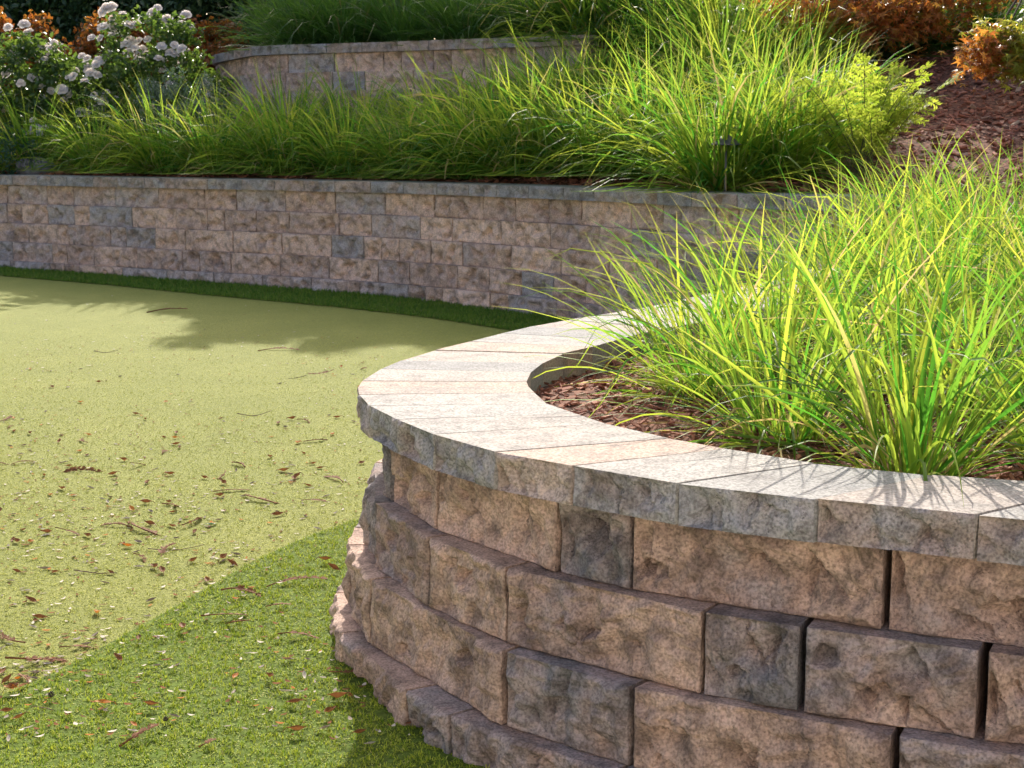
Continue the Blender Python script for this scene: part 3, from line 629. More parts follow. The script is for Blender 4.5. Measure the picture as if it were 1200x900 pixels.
G_FAR = 'strappy grass clumps on the bank behind the far wall'
far_me = [grass_data('grass_clump', 80+i, n, L, .0115, sp, dr, M['grass'], r0, ln, 6, False, .04, .06) for i, (n, L, sp, dr, r0, ln) in enumerate([
    (680, .76, .95, 1.15, .15, (-.2, -.3)), (720, .80, .98, 1.2, .16, (-.5, -.35)), (700, .78, .90, 1.1, .15, (.0, -.35)), (760, .84, 1.0, 1.2, .17, (-.35, -.4))])]
far_spots = [
    (-4.15, 13.31, 1, 'leftmost yellow tipped grass clump behind the far wall, leaning left'),
    (-3.44, 12.88, 0, 'yellow tipped grass clump behind the far wall, below the white roses'),
    (-2.83, 12.53, 1, 'grass clump below the right side of the white rose bush'),
    (-2.30, 12.20, 2, 'shaded green grass clump below the silvery shrub'),
    (-1.74, 11.91, 3, 'shaded green grass clump below the left end of the upper wall'),
    (-1.24, 11.60, 0, 'shaded green grass clump fronting the upper wall, left of its middle'),
    (-.74, 11.27, 2, 'tall shaded grass clump fronting the middle of the upper wall'),
    (-.30, 10.95, 3, 'half shaded grass clump with bright tips before the upper wall'),
    (.08, 10.72, 1, 'grass clump on the line between the shaded and the sunlit bank'),
    (.53, 10.34, 0, 'sunlit grass clump drooping over bare bark at the far wall cap'),
    (.96, 9.92, 3, 'sunlit grass clump bending over the far wall left of the path light'),
    (1.22, 9.0, 2, 'sunlit grass clump just behind the path light'),
    (1.60, 9.02, 2, 'grass clump with reddish base right of the path light'),
    (-1.80, 12.52, 0, 'second row grass clump at the corner of the upper wall'),
    (-1.18, 12.22, 3, 'second row grass clump touching the upper wall, left part'),
    (-.62, 11.92, 1, 'second row grass clump touching the upper wall, middle part'),
    (-.12, 11.62, 2, 'second row grass clump touching the upper wall, right part'),
    (.34, 11.32, 3, 'bright second row grass clump where the upper wall disappears'),
    (.80, 11.15, 0, 'bright second row grass clump left of the sunlit bank centre'),
    (1.24, 10.73, 1, 'bright second row grass clump at the sunlit bank centre'),
    (1.63, 10.24, 3, 'bright second row grass clump above the path light'),
    (1.86, 9.62, 2, 'bright second row grass clump beside the golden shrub'),
    (1.50, 11.22, 0, 'third row sunlit grass clump on the middle of the bank'),
    (1.92, 10.85, 2, 'third row sunlit grass clump left of the golden shrub'),
    (.62, 12.25, 1, 'high sunlit grass clump covering the right end of the upper wall'),
    (.55, 11.45, 2, 'sunlit grass clump standing right before the hidden end of the upper wall'),
    (1.12, 11.92, 3, 'high sunlit grass clump just right of the upper wall end'),
    (1.62, 11.75, 0, 'high sunlit grass clump below the left end of the mauve wall'),
    (2.08, 11.38, 2, 'high sunlit grass clump below the mauve wall near the maple'),
    (1.30, 12.55, 2, 'topmost sunlit grass clump at the left end of the mauve wall'),
    (1.80, 12.45, 1, 'topmost sunlit grass clump in front of the mauve wall'),
]
rg = np.random.default_rng(11)
for x, y, mi, lab in far_spots:
    place('grass_clump', far_me[mi], x, y, rg.uniform(-.5, .5), rg.uniform(.92, 1.08)*(1.2 if ('sunlit' in lab or 'bright second' in lab) and 'golden' not in lab and 'maple' not in lab else 1.0), lab, 'grass clump', G_FAR)

G_TOP = 'dark grass clumps on the top terrace'
dark_me = [grass_data('dark_grass_clump', 120+i, 620, .80, .013, .85, .9, M['darkgrass'], .17, (-.15, -.35), 6, False, .03, .06) for i in range(3)]
def sw(xc, back_): return sec.at(s_of(sec, x=xc), -back_)
top_spots = [(-2.55, .55, 'dark grass clump hanging over the rounded left end of the upper wall'), (-2.1, .5, 'dark grass clump on the upper wall, second from its left end'),
    (-1.6, .52, 'dark grass clump on the upper wall above its left third'), (-1.1, .5, 'dark grass clump on the upper wall left of its middle'),
    (-.6, .52, 'dark grass clump on the upper wall right of its middle'), (-.12, .5, 'dark grass clump on the upper wall above its right third'),
    (.35, .52, 'dark grass clump on the upper wall next to the sunlit bank'), (.8, .55, 'dark grass clump behind the top of the sunlit bank'),
    (-2.3, 1.2, 'rear dark grass clump above the rounded wall end'), (-1.7, 1.2, 'rear dark grass clump at the top edge left of centre'), (-1.0, 1.2, 'rear dark grass clump at the top edge in the centre'),
    (-.35, 1.2, 'rear dark grass clump at the top edge right of centre'), (.25, 1.2, 'rear dark grass clump at the top edge close to the mauve wall')]
for i, (xc, bk, lab) in enumerate(top_spots):
    p = sw(xc, bk); place('dark_grass_clump', dark_me[i % 3], float(p[0]), float(p[1]), rg.uniform(-.6, .6), rg.uniform(.9, 1.1), lab, 'grass clump', G_TOP)
for x, y, lab in [(2.75, 11.75, 'dark shaded grass clump under the maple, left one'), (3.15, 11.85, 'dark shaded grass clump under the maple, middle one'), (3.6, 12.0, 'dark shaded grass clump under the maple, right one'), (2.45, 12.15, 'dark grass clump at the foot of the mauve wall under the maple')]:
    place('dark_grass_clump', dark_me[int(x*10) % 3], x, y, rg.uniform(0, 6), 1.0, lab, 'grass clump', 'dark grass clumps under the maple')

# ------------------------------------------------------------------ leafy shrubs
def leaves_data(name, P, size, mat, seed, aspect=.55, tone=None, dead=None, up=.5, fold=.25):
    r = np.random.default_rng(seed); n = len(P); s = size*r.uniform(.6, 1.25, n)
    a = r.normal(0, 1, (n, 3)); a /= np.linalg.norm(a, axis=1)[:, None]; nr = r.normal(0, 1, (n, 3)); nr[:, 2] += up*2; nr -= a*(nr*a).sum(1)[:, None]; nr /= np.linalg.norm(nr, axis=1)[:, None]
    b = np.cross(nr, a); w = s*aspect
    v0 = P-a*(s*.5)[:, None]; v3 = P+a*(s*.5)[:, None]-nr*(s*.15)[:, None]
    m1 = P-a*(s*.1)[:, None]; l = m1-b*(w*.5)[:, None]+nr*(s*fold*.3)[:, None]; rr = m1+b*(w*.5)[:, None]+nr*(s*fold*.3)[:, None]
    l2 = P+a*(s*.25)[:, None]-b*(w*.36)[:, None]+nr*(s*fold*.2)[:, None]; r2 = P+a*(s*.25)[:, None]+b*(w*.36)[:, None]+nr*(s*fold*.2)[:, None]
    V = np.stack([v0, rr, r2, v3, l2, l], 1).reshape(-1, 3); k = np.arange(n)[:, None]*6
    F_ = np.concatenate([k+np.array([0, 1, 2, 3]), k+np.array([0, 3, 4, 5])], 0)
    tn = np.clip(r.normal(.5, .3, n), 0, 1) if tone is None else np.clip(tone+r.normal(0, .2, n), 0, 1)
    col = np.stack([tn, np.ones(n), np.zeros(n) if dead is None else dead, np.ones(n)], 1)
    return mesh_data(name, V, F_, mat, True, np.repeat(col, 6, 0))
def cluster_pts(seed, centres, radius, per, flat=.8):
    r = np.random.default_rng(seed); c = np.repeat(np.asarray(centres, float), per, 0); d = r.normal(0, 1, c.shape); d /= np.linalg.norm(d, axis=1)[:, None]
    rad = radius*r.random(len(c))**.45; d *= rad[:, None]; d[:, 2] *= flat; return c+d
def dome(seed, n, rx, ry, h, low=.1):
    r = np.random.default_rng(seed); d = r.normal(0, 1, (n, 3)); d[:, 2] = np.abs(d[:, 2]); d /= np.linalg.norm(d, axis=1)[:, None]; d *= (r.uniform(.55, 1.05, n))[:, None]
    return np.c_[d[:, 0]*rx, d[:, 1]*ry, low*h+d[:, 2]*h*(1-low)]
def shrub(name, loc, label, cat, group, leafm, size, rx, ry, h, ncl, per, clr, seed, aspect=.55, dead=False, stems=7):
    e = tag(empty(name, loc), label, cat, group); cen = dome(seed, ncl, rx, ry, h)
    P = cluster_pts(seed+1, cen, clr, per); r = np.random.default_rng(seed+2)
    link('foliage', leaves_data('foliage', P, size, leafm, seed+3, aspect, dead=(r.random(len(P)) < .3)*r.uniform(.3, 1, len(P)) if dead else None), e)
    acc = Acc()
    for k in range(stems):
        t = cen[r.integers(len(cen))]; b = np.array([r.normal(0, .04), r.normal(0, .04), -.03]); m = b*.5+t*.5+np.array([0, 0, .12*h]); tt = np.linspace(0, 1, 6)[:, None]
        acc.tube((1-tt)**2*b+2*tt*(1-tt)*m+tt**2*t, np.linspace(.011, .004, 6), 5)
    acc.build('stem', M['stem'], e); return e, cen
def bloom_data(seed):
    r = np.random.default_rng(seed); acc = Acc()
    for ring, (nn, R, tilt, sz) in enumerate([(6, .012, 1.15, .034), (6, .020, .85, .040), (7, .026, .5, .044), (5, .03, .2, .046)]):
        for k in range(nn):
            a = 2*math.pi*(k+.5*ring)/nn+r.normal(0, .12); V = []
            rad = np.array([math.cos(a), math.sin(a), 0]); tg = np.array([-math.sin(a), math.cos(a), 0]); tl = tilt+r.normal(0, .12)
            for i, t in enumerate((0, .4, .75, 1.0)):
                al = tl*(1-.45*t); c = rad*(R*.4+sz*t*math.cos(al))+np.array([0, 0, sz*t*math.sin(al)+.006*t*t-(.012*t**3 if ring > 1 else 0)])
                wd = sz*(.35, .95, 1.0, .55)[i]*.55
                for j in (-1, 0, 1): V.append(c+tg*wd*j+np.array([0, 0, .006*abs(j)*(1 if ring < 2 else .4)])-rad*.004*abs(j))
            F_ = [[i*3+j, i*3+j+1, i*3+j+4, i*3+j+3] for i in range(3) for j in range(2)]
            acc.add(V, F_, True, (r.uniform(.1, .9) if ring < 2 else r.uniform(0, .5), 1, 0, 1))
    return acc.data('bloom', M['petal'])
bloom_me = [bloom_data(300+i) for i in range(3)]
def hz(x, y): return float(mulch_h(np.array([[x, y]]))[0])
def roses(x, y, rx, ry, h, label, nb, seed):
    e, cen = shrub('rose_bush', (x, y, hz(x, y)), label, 'rose bush', 'white rose bushes on the bank', M['rose_leaf'], .058, rx, ry, h, 100, 60, .14, seed)
    r = np.random.default_rng(seed+9); k = 0
    heads = [c for c in dome(seed+4, nb*4, rx*1.05, ry*1.05, h*1.05, .15) if c[1] < ry*.12 and c[2] > .2*h][:max(6, nb//3)]
    for c in heads:
        for q in range(r.integers(2, 6)):
            if k >= nb: break
            o = link('bloom', bloom_me[k % 3], e); o.location = c*1.06+r.normal(0, .055, 3); s = r.uniform(.65, 1.1); o.scale = (s, s, s)
            d = Vector((c[0]*.5+r.normal(0, .35), -.62+r.normal(0, .3), .8)); o.rotation_euler = d.to_track_quat('Z', 'Y').to_euler(); k += 1
roses(-3.2, 13.75, .68, .5, 1.18, 'white rose bush right beside the upper wall', 92, 400)
roses(-4.2, 13.9, .65, .5, 1.05, 'white rose bush in the top left corner', 80, 430)
for x, y, h, lab, sd in [(-4.9, 15.3, 1.15, 'rust orange shrub in the far top left corner', 460), (-3.9, 15.6, 1.0, 'rust orange shrub straight behind the white roses', 470), (-3.1, 15.8, .7, 'rust orange shrub between the roses and the dark grasses', 480)]:
    shrub('autumn_shrub', (x, y, hz(x, y)), lab, 'shrub', 'rust orange shrubs behind the roses', M['barberry'], .055, .72, .5, h-.05, 130, 90, .15, sd, .6, True)
M['evergreen'] = leaf_mat('evergreen_leaf', ((.02, .05, .018), (.045, .09, .025)), ((.04, .10, .02), (.07, .15, .03)), transl=.1)
for x, y, h, rx, lab, sd in \
        [(-2.0, 16.4, 3.05, .85, 'tall dark evergreen shrub behind the left end of the dark grasses', 540), (-1.25, 16.5, 3.1, .9, 'tall dark evergreen shrub behind the middle of the dark grasses', 545), (-1.7, 17.3, 3.5, .9, 'rear evergreen shrub filling the gap left of the middle one', 546), (-.85, 17.3, 3.5, .9, 'rear evergreen shrub filling the gap right of the middle one', 547), (-.5, 16.4, 3.05, .85, 'tall dark evergreen shrub behind the right half of the dark grasses', 550),
         (.55, 16.2, 1.3, .7, 'low dark evergreen shrub left of the mauve wall', 555), (-3.3, 17.2, 1.7, .9, 'dark evergreen shrub behind the rust shrub nearest the grasses', 560), (-4.6, 17.3, 1.6, .95, 'dark evergreen shrub behind the middle rust shrub', 565), (-5.3, 17.6, 2.0, .9, 'dark evergreen shrub peeking between the left rust shrubs', 575), (-6.0, 16.9, 1.7, 1.0, 'dark evergreen shrub behind the leftmost rust shrub', 570)]:
    shrub('evergreen_shrub', (x, y, hz(x, y)), lab, 'shrub', 'dark evergreen shrubs at the top of the garden', M['evergreen'], .09, rx, .55, h, 230, 130, .2, sd, .55)
shrub('silver_shrub', (-2.72, 12.95, hz(-2.72, 12.95)), 'low silvery green shrub left of the rounded wall end', 'shrub', None, M['silver'], .04, .48, .35, .74, 70, 80, .09, 500, .22)
shrub('blue_green_shrub', (-4.35, 13.05, hz(-4.35, 13.05)), 'low dark blue green shrub at the left border under the roses', 'shrub', None, M['teal'], .04, .45, .32, .42, 45, 60, .09, 510, .3)

# golden pinnate shrub
def fern(x, y, label):
    e = tag(empty('golden_shrub', (x, y, hz(x, y))), label, 'shrub'); r = np.random.default_rng(61); LP = []; LD = []; acc = Acc()
    for k in range(26):
        a = r.uniform(0, 2*np.pi); ln = r.uniform(.42, .74); tt = np.linspace(0, 1, 12); out = r.uniform(.15, .5)
        X_ = np.stack([math.cos(a)*out*tt**1.3, math.sin(a)*out*.7*tt**1.3, ln*tt-.16*tt**3*ln], 1)+np.array([-.05*k/26+r.normal(0, .04), r.normal(0, .03), 0]); acc.tube(X_, np.linspace(.004, .0012, 12), 4)
        for i in range(4, 12):
            tg = X_[i]-X_[i-1]; tg /= np.linalg.norm(tg); sd = np.cross(tg, (0, 0, 1.0)); sd /= np.linalg.norm(sd)+1e-9
            for s in (-1, 1):
                l = .10*(1-abs(i-7)/9); b = X_[i]; d = sd*s*.85+tg*.5+np.array([0, 0, -.15])+r.normal(0, .28, 3); d /= np.linalg.norm(d); nn = np.cross(d, tg); nn /= np.linalg.norm(nn); w = np.cross(nn, d)*.015
                for q in np.linspace(.1, 1, 7)+r.normal(0, .03, 7):
                    for s2 in (-1, 1):
                        c = b+d*l*q; t2 = w*s2*1.5+d*.012+r.normal(0, .003, 3); n2 = d*.007
                        LP += [c-n2, c+t2*.6-n2*.8, c+t2*1.15, c+t2*.5+n2]; LD += [r.random()]*4
    V = np.array(LP); idx = np.arange(len(V)).reshape(-1, 4)
    col = np.stack([np.array(LD), np.ones(len(V)), np.zeros(len(V)), np.ones(len(V))], 1)
    link('foliage', mesh_data('foliage', V, idx, M['fern'], False, col), e); acc.build('stem', M['stem'], e)
fern(1.97, 8.62, 'golden feathery shrub glowing between the grass bank and the bark slope')

# ------------------------------------------------------------------ maple over the slope
def maple():
    bx, by = 4.35, 11.6; bz = hz(bx, by); e = tag(empty('maple_tree', (bx, by, bz)), 'small maple with rust and lime leaves reaching in at the top right', 'tree'); r = np.random.default_rng(71)
    tr = Acc(); top = np.array([-.25, -.1, 1.55]); tt = np.linspace(0, 1, 8)[:, None]
    tr.tube((1-tt)**2*np.array([0, 0, -.1])+2*tt*(1-tt)*np.array([.15, 0, .9])+tt**2*top, np.linspace(.10, .055, 8), 9)
    br = Acc(); LC = []; tone = []
    ends = []
    for k in range(30):
        a = r.uniform(0, 2*np.pi); R = r.uniform(.5, 1.5); h = r.uniform(1.5, 3.2)-.2*R
        ends.append(np.array([math.cos(a)*R*.8+.55, math.sin(a)*R*.8+.3, h]))
    # low limbs seen in the photograph, reaching left and forward
    low = [(-2.3, -0.25, 0.76), (-2.12, -0.45, 0.84), (-1.95, -0.25, 0.74), (-1.78, -0.55, 0.8), (-1.6, -0.3, 0.78), (-1.4, -0.45, 0.86), (-2.2, 0.05, 0.97), (-1.85, 0.0, 0.92), (-1.5, -0.05, 0.94), (-1.2, -0.25, 0.92), (-1.0, -0.45, 1.0), (-2.4, -0.15, 0.98)]
    for q in low: ends.append(np.array([q[0], q[1], ZO+1.45-bz+q[2]-.80]))
    ends.append(np.array([-1.42, -1.85, ZO+1.15-bz])); ends.append(np.array([-1.2, -1.9, ZO+1.13-bz])); ends.append(np.array([-1.02, -1.8, ZO+1.18-bz]))
    for q in ((-1.3, -1.8, 1.2), (-1.12, -1.95, 1.09), (-.95, -1.75, 1.26)): ends.append(np.array([q[0], q[1], ZO+q[2]-bz]))
    for k, en in enumerate(ends):
        b = np.array([.02, 0, .5])+(top-np.array([.02, 0, .5]))*r.uniform(.5, 1); m = (b+en)/2+np.array([0, 0, .25 if k < 30 else -.1]); P = (1-tt)**2*b+2*tt*(1-tt)*m+tt**2*en; br.tube(P, np.linspace(.022, .004, 8), 5)
        for q in range(16 if k < 30 else 24):
            f = r.uniform(.55 if k < 30 else .88, 1.05); c = (P[min(7, int(f*7))] if k < 42 else en)+r.normal(0, .06 if k >= 42 else (.085 if k < 30 else .11), 3)-np.array([0, 0, .03]); LC.append(c)
            lime = k >= len(ends)-5 or (k < 30 and r.random() < .45) or (en[0] > -1.3 and r.random() < .55); tone.append(.95 if lime else .12)
    tr.build('trunk', M['bark'], e); br.build('branch', M['bark'], e)
    per = 16; LC = np.array(LC); r2 = np.random.default_rng(72); P = np.repeat(LC, per, 0)+r2.normal(0, .05, (len(LC)*per, 3))*np.array([1, 1, .8]); tn = np.repeat(np.array(tone), per)
    # lobed leaves: five pointed lobes each
    n = len(P); s = .045*r2.uniform(.7, 1.3, n); nr = r2.normal(0, .6, (n, 3)); nr[:, 2] += 1; nr[:, 1] -= .4; nr /= np.linalg.norm(nr, axis=1)[:, None]
    a = r2.normal(0, 1, (n, 3)); a[:, 2] -= .8; a -= nr*(a*nr).sum(1)[:, None]; a /= np.linalg.norm(a, axis=1)[:, None]; b = np.cross(nr, a)
    pts = []; angs = np.radians([-105, -75, -55, -38, -22, 0, 22, 38, 55, 75, 105]); rad = [.75, .3, .95, .32, .35, 1.15, .35, .32, .95, .3, .75]
    pts.append(P-a*(s*.15)[:, None])
    for q, R in zip(angs, rad): pts.append(P+(a*math.cos(q)+b*math.sin(q))*(s*R)[:, None]-nr*(s*.22*R*R)[:, None])
    V = np.stack(pts, 1).reshape(-1, 3); k = np.arange(n)[:, None]*12; F_ = np.concatenate([k+np.array([0, i, i+1]) for i in range(1, 11)], 0)
    col = np.stack([np.clip(tn+r2.normal(0, .18, n), 0, 1), np.ones(n), (r2.random(n) < .2)*.6, np.ones(n)], 1)
    link('crown', mesh_data('crown', V, F_, M['maple'], False, np.repeat(col, 12, 0)), e)
maple()

# ------------------------------------------------------------------ path light, rock
def path_light(x, y, label):
    e = tag(empty('path_light', (x, y, hz(x, y))), label, 'path light')
    a = Acc(); a.tube([(0, 0, -.1), (0, 0, .1), (0, 0, .325)], [.0065]*3, 10); a.build('post', M['lamp'], e)
    def lathe(prof, n=28):
        V = [(r_*math.cos(2*math.pi*k/n), r_*math.sin(2*math.pi*k/n), z) for r_, z in prof for k in range(n)]; m = len(prof)
        return V, [[i*n+k, i*n+(k+1) % n, (i+1)*n+(k+1) % n, (i+1)*n+k] for i in range(m-1) for k in range(n)]
    b = Acc(); b.add(*lathe([(.001, .375), (.010, .374), (.022, .366), (.086, .317), (.088, .313), (.084, .313), (.02, .358), (.001, .36)]), True); b.build('shade', M['lamp'], e)
    c = Acc(); c.add(*lathe([(.001, .36), (.016, .358), (.016, .322), (.001, .320)]), True); c.build('lamp_socket', M['lamp'], e)
path_light(1.2, 8.71, 'bronze mushroom path light standing behind the far wall cap')
def rock(x, y, label, sz):
    r = np.random.default_rng(5); nu, nv = 26, 14; V = []
    for j in range(nv+1):
        th = math.pi*j/nv
        for i in range(nu):
            ph = 2*math.pi*i/nu; d = np.array([math.sin(th)*math.cos(ph), math.sin(th)*math.sin(ph), math.cos(th)]); V.append(d*(1+.16*float(fbm(d*1.8+3, 3, 8))))
    V = np.array(V)*np.array(sz); F_ = [[j*nu+i, j*nu+(i+1) % nu, (j+1)*nu+(i+1) % nu, (j+1)*nu+i] for j in range(nv) for i in range(nu)]
    o = link('rock', mesh_data('rock', V, F_, M['rock'], True)); o.location = (x, y, hz(x, y)+sz[2]*.4); tag(o, label, 'rock')
p = far.at(s_of(far, x=-4.25), -.48); rock(float(p[0]), float(p[1]), 'grey boulder on the far wall cap line at the left border', (.17, .10, .10))

# ------------------------------------------------------------------ unseen building and slab added behind the camera to bounce sunlight onto the walls
M['stucco'] = simple('bounce_stucco', (.72, .64, .54), .9, .2, noise=18)
for e_ in M['stucco'].node_tree.nodes:
    if e_.type == 'VALTORGB': e_.color_ramp.elements[0].color = (.76, .72, .66, 1); e_.color_ramp.elements[1].color = (.84, .80, .74, 1)
M['glass'] = simple('window_glass', (.03, .035, .04), .05, .6); M['trim'] = simple('white_trim', (.75, .74, .70), .6, .3); M['rooftile'] = simple('roof_tile', (.25, .14, .10), .85, .2, noise=9)
def box(acc, x0, x1, y0, y1, z0, z1):
    V = [(x, y, z) for z in (z0, z1) for x, y in ((x0, y0), (x1, y0), (x1, y1), (x0, y1))]
    acc.add(V, [[0, 3, 2, 1], [4, 5, 6, 7], [0, 1, 5, 4], [1, 2, 6, 5], [2, 3, 7, 6], [3, 0, 4, 7]])
hs = tag(empty('added_house', (-1, -7.5, -.2)), 'added cream stucco building with white trimmed windows, unseen, bouncing sunlight onto the garden walls', 'added_house')
def hb(name, boxes, mat, parent=None):
    a = Acc()
    for q in boxes: box(a, *q)
    return a.build(name, mat, parent or hs)
hb('wall', [(-9, 9, -5, 0, 0, 5.6)], M['stucco'])
for wx, wz in ((-7, 3.3), (-3.6, 3.3), (.2, 3.3), (4.2, 3.3), (-7, .9), (4.2, .9)):
    f_ = hb('window', [(wx-.07, wx, .003, .06, wz, wz+1.3), (wx+1.4, wx+1.47, .003, .06, wz, wz+1.3), (wx-.07, wx+1.47, .003, .06, wz+1.3, wz+1.38), (wx-.12, wx+1.52, .003, .09, wz-.08, wz), (wx+.67, wx+.73, .003, .05, wz, wz+1.3)], M['trim'])
    p_ = hb('pane', [(wx, wx+.67, .003, .02, wz, wz+1.3), (wx+.73, wx+1.4, .003, .02, wz, wz+1.3)], M['glass'], f_)
d_ = hb('door', [(-1.7, -1.6, .003, .06, 0, 2.3), (.6, .7, .003, .06, 0, 2.3), (-1.7, .7, .003, .06, 2.3, 2.4), (-.53, -.47, .003, .06, 0, 2.3)], M['trim']); hb('pane', [(-1.6, -.53, .003, .02, 0, 2.3), (-.47, .6, .003, .02, 0, 2.3)], M['glass'], d_)
a = Acc(); a.add([(-9.5, .5, 5.605), (9.5, .5, 5.605), (9.5, -5.5, 5.605), (-9.5, -5.5, 5.605), (-7, -2.5, 7.4), (7, -2.5, 7.4)], [[3, 2, 1, 0], [0, 1, 5, 4], [1, 2, 5], [2, 3, 4, 5], [3, 0, 4]]); a.build('roof', M['rooftile'], hs)
M['paving'] = simple('bounce_paving', (.42, .39, .34), .9, .2, noise=25)
for e_ in M['paving'].node_tree.nodes:
    if e_.type == 'VALTORGB': e_.color_ramp.elements[0].color = (.38, .35, .30, 1); e_.color_ramp.elements[1].color = (.47, .43, .38, 1)
V = [(x, y, float(zg(x, y))+z) for z in (-.1, .02) for x, y in ((-9, -7.49), (6, -7.49), (6, .7), (-9, .7))]
a = Acc(); a.add(V, [[0, 3, 2, 1], [4, 5, 6, 7], [0, 1, 5, 4], [1, 2, 6, 5], [2, 3, 7, 6], [3, 0, 4, 7]]); tag(a.build('terrace', M['paving']), kind='structure')  # added pale slab, out of view, throws sunlight back onto the stone faces

# ------------------------------------------------------------------ litter on the turf
def leaf_piece(name, L, W, curl, cup, mat, seed, stalk=True):
    r = np.random.default_rng(seed); n = 7; V = []; C = []; tn = r.random()
    for i in range(n+1):
        t = i/n; w = W*.5*math.sin(math.pi*min(1, t*.97+.02))**.8; x = (t-.5)*L; z = curl*L*(t-.5)**2*4+.25*W
        for j in (-1, -.5, 0, .5, 1):
            V.append((x, j*w*(1-.25*cup*abs(j)), z+cup*w*abs(j)**1.5+.05*W*math.sin(9*t+j*3))); C.append((min(1, max(0, tn+r.normal(0, .15))), t, 0, 1))
    F_ = [[i*5+j, i*5+j+1, i*5+j+6, i*5+j+5] for i in range(n) for j in range(4)]
    a = Acc(); a.add(V, F_, True, np.array(C))
    if stalk: a.tube([(-.5*L, 0, curl*L+.25*W), (-.62*L, .02*L, curl*L*.7+.2*W), (-.75*L, .06*L, .1*W)], [.0006, .0006, .0005], 4)
    return a.data(name, mat)
def sprig_piece(L, seed):
    r = np.random.default_rng(seed); a = Acc(); t = np.linspace(0, 1, 10); bend = r.uniform(-.9, .9)
    P = np.stack([(t-.5)*L, bend*L*(t-.5)**2, .004+.006*np.sin(t*3)+.0*t], 1); a.tube(P, np.linspace(.0022, .0009, 10), 5, True, (.2, 0, 0, 1))
    for k in range(int(L*520)):
        q = r.uniform(.25, 1); c = np.array([np.interp(q, t, P[:, i]) for i in range(3)]); s = r.choice([-1, 1]); l = r.uniform(.011, .02)*(1.15-.5*q)
        d = np.array([.75, s*.8, r.uniform(-.05, .35)]); d /= np.linalg.norm(d); w = np.array([-.0019*s, .0019, .0006]); m = c+d*l*.5
        a.add([c, m+w, c+d*l, m-w], [[0, 1, 2, 3]], False, (r.random(), 1, 0, 1))
    return a.data('dry_sprig', M['sprig'])
def twig_piece(L, seed):
    r = np.random.default_rng(seed); a = Acc(); t = np.linspace(0, 1, 8); b = r.uniform(-.5, .5); P = np.stack([(t-.5)*L, b*L*(t-.5)**2+.01*L*np.sin(9*t), .003+.012*L/.08*np.abs(t-.5)**1.5], 1); a.tube(P, np.linspace(.0017, .0009, 8), 6)
    q = P[3]; a.tube([q, q+np.array([.12*L, .14*L*r.choice([-1, 1]), .006])], [.0011, .0006], 5)
    return a.data('twig', M['twig'])
def cone_piece(seed):
    r = np.random.default_rng(seed); a = Acc()
    for k in range(34):
        z = k/34; an = k*2.4; R = .0085*math.sin(math.pi*(.1+.85*z)); c = np.array([R*math.cos(an), R*math.sin(an), .004+.016*z]); o_ = np.array([math.cos(an), math.sin(an), .35])*.0035; tg = np.array([-math.sin(an), math.cos(an), 0])*.003
        a.add([c-tg, c+o_*.9-tg*.7, c+o_+np.array([0, 0, .001]), c+o_*.9+tg*.7, c+tg, c+np.array([0, 0, -.003])], [[0, 1, 2, 3, 4], [0, 5, 1], [1, 5, 2], [2, 5, 3], [3, 5, 4]], False)
    return a.data('seed_cone', M['cone'])
LIT = {
 'pale': ('fallen_leaf', [leaf_piece('fallen_leaf', .024, .0085, .10, .5, M['paleleaf'], 700+i, False) for i in range(4)]),
 'grey': ('fallen_leaf', [leaf_piece('fallen_leaf', .026, .009, .12, .6, M['greyleaf'], 710+i, False) for i in range(3)]),
 'brown': ('fallen_leaf', [leaf_piece('fallen_leaf', .034, .016, .14, .7, M['brownleaf'], 720+i) for i in range(4)]),
 'orange': ('fallen_leaf', [leaf_piece('fallen_leaf', .030, .015, .12, .5, M['orangeleaf'], 730+i) for i in range(3)]),
 'green': ('fallen_leaf', [leaf_piece('fallen_leaf', .035, .018, .08, .4, M['greenleaf'], 740)]),
 'sprig': ('dry_sprig', [sprig_piece(l, 750+i) for i, l in enumerate((.09, .12, .15, .18))]),
 'twig': ('twig', [twig_piece(l, 760+i) for i, l in enumerate((.07, .10, .13, .16))]),
 'cone': ('seed_cone', [cone_piece(770)])}
rl = np.random.default_rng(77)
nt_poly = near_turf
def drop(kind, x, y, label, group, cat, sc=1.0, rz=None, vi=None):
    nm, ms = LIT[kind]; o = link(nm, ms[vi if vi is not None else rl.integers(len(ms))])
    on = bool(inside(np.array([[x, y]]), nt_poly)[0]); z = float(zg(x, y))+(.011 if on else -.0005)
    o.location = (x, y, z); o.rotation_euler = (rl.normal(0, .16), rl.normal(0, .16), rl.uniform(0, 6.28) if rz is None else rz); o.scale = (sc, sc, sc*rl.uniform(.8, 1.3)); return tag(o, label, cat, group)
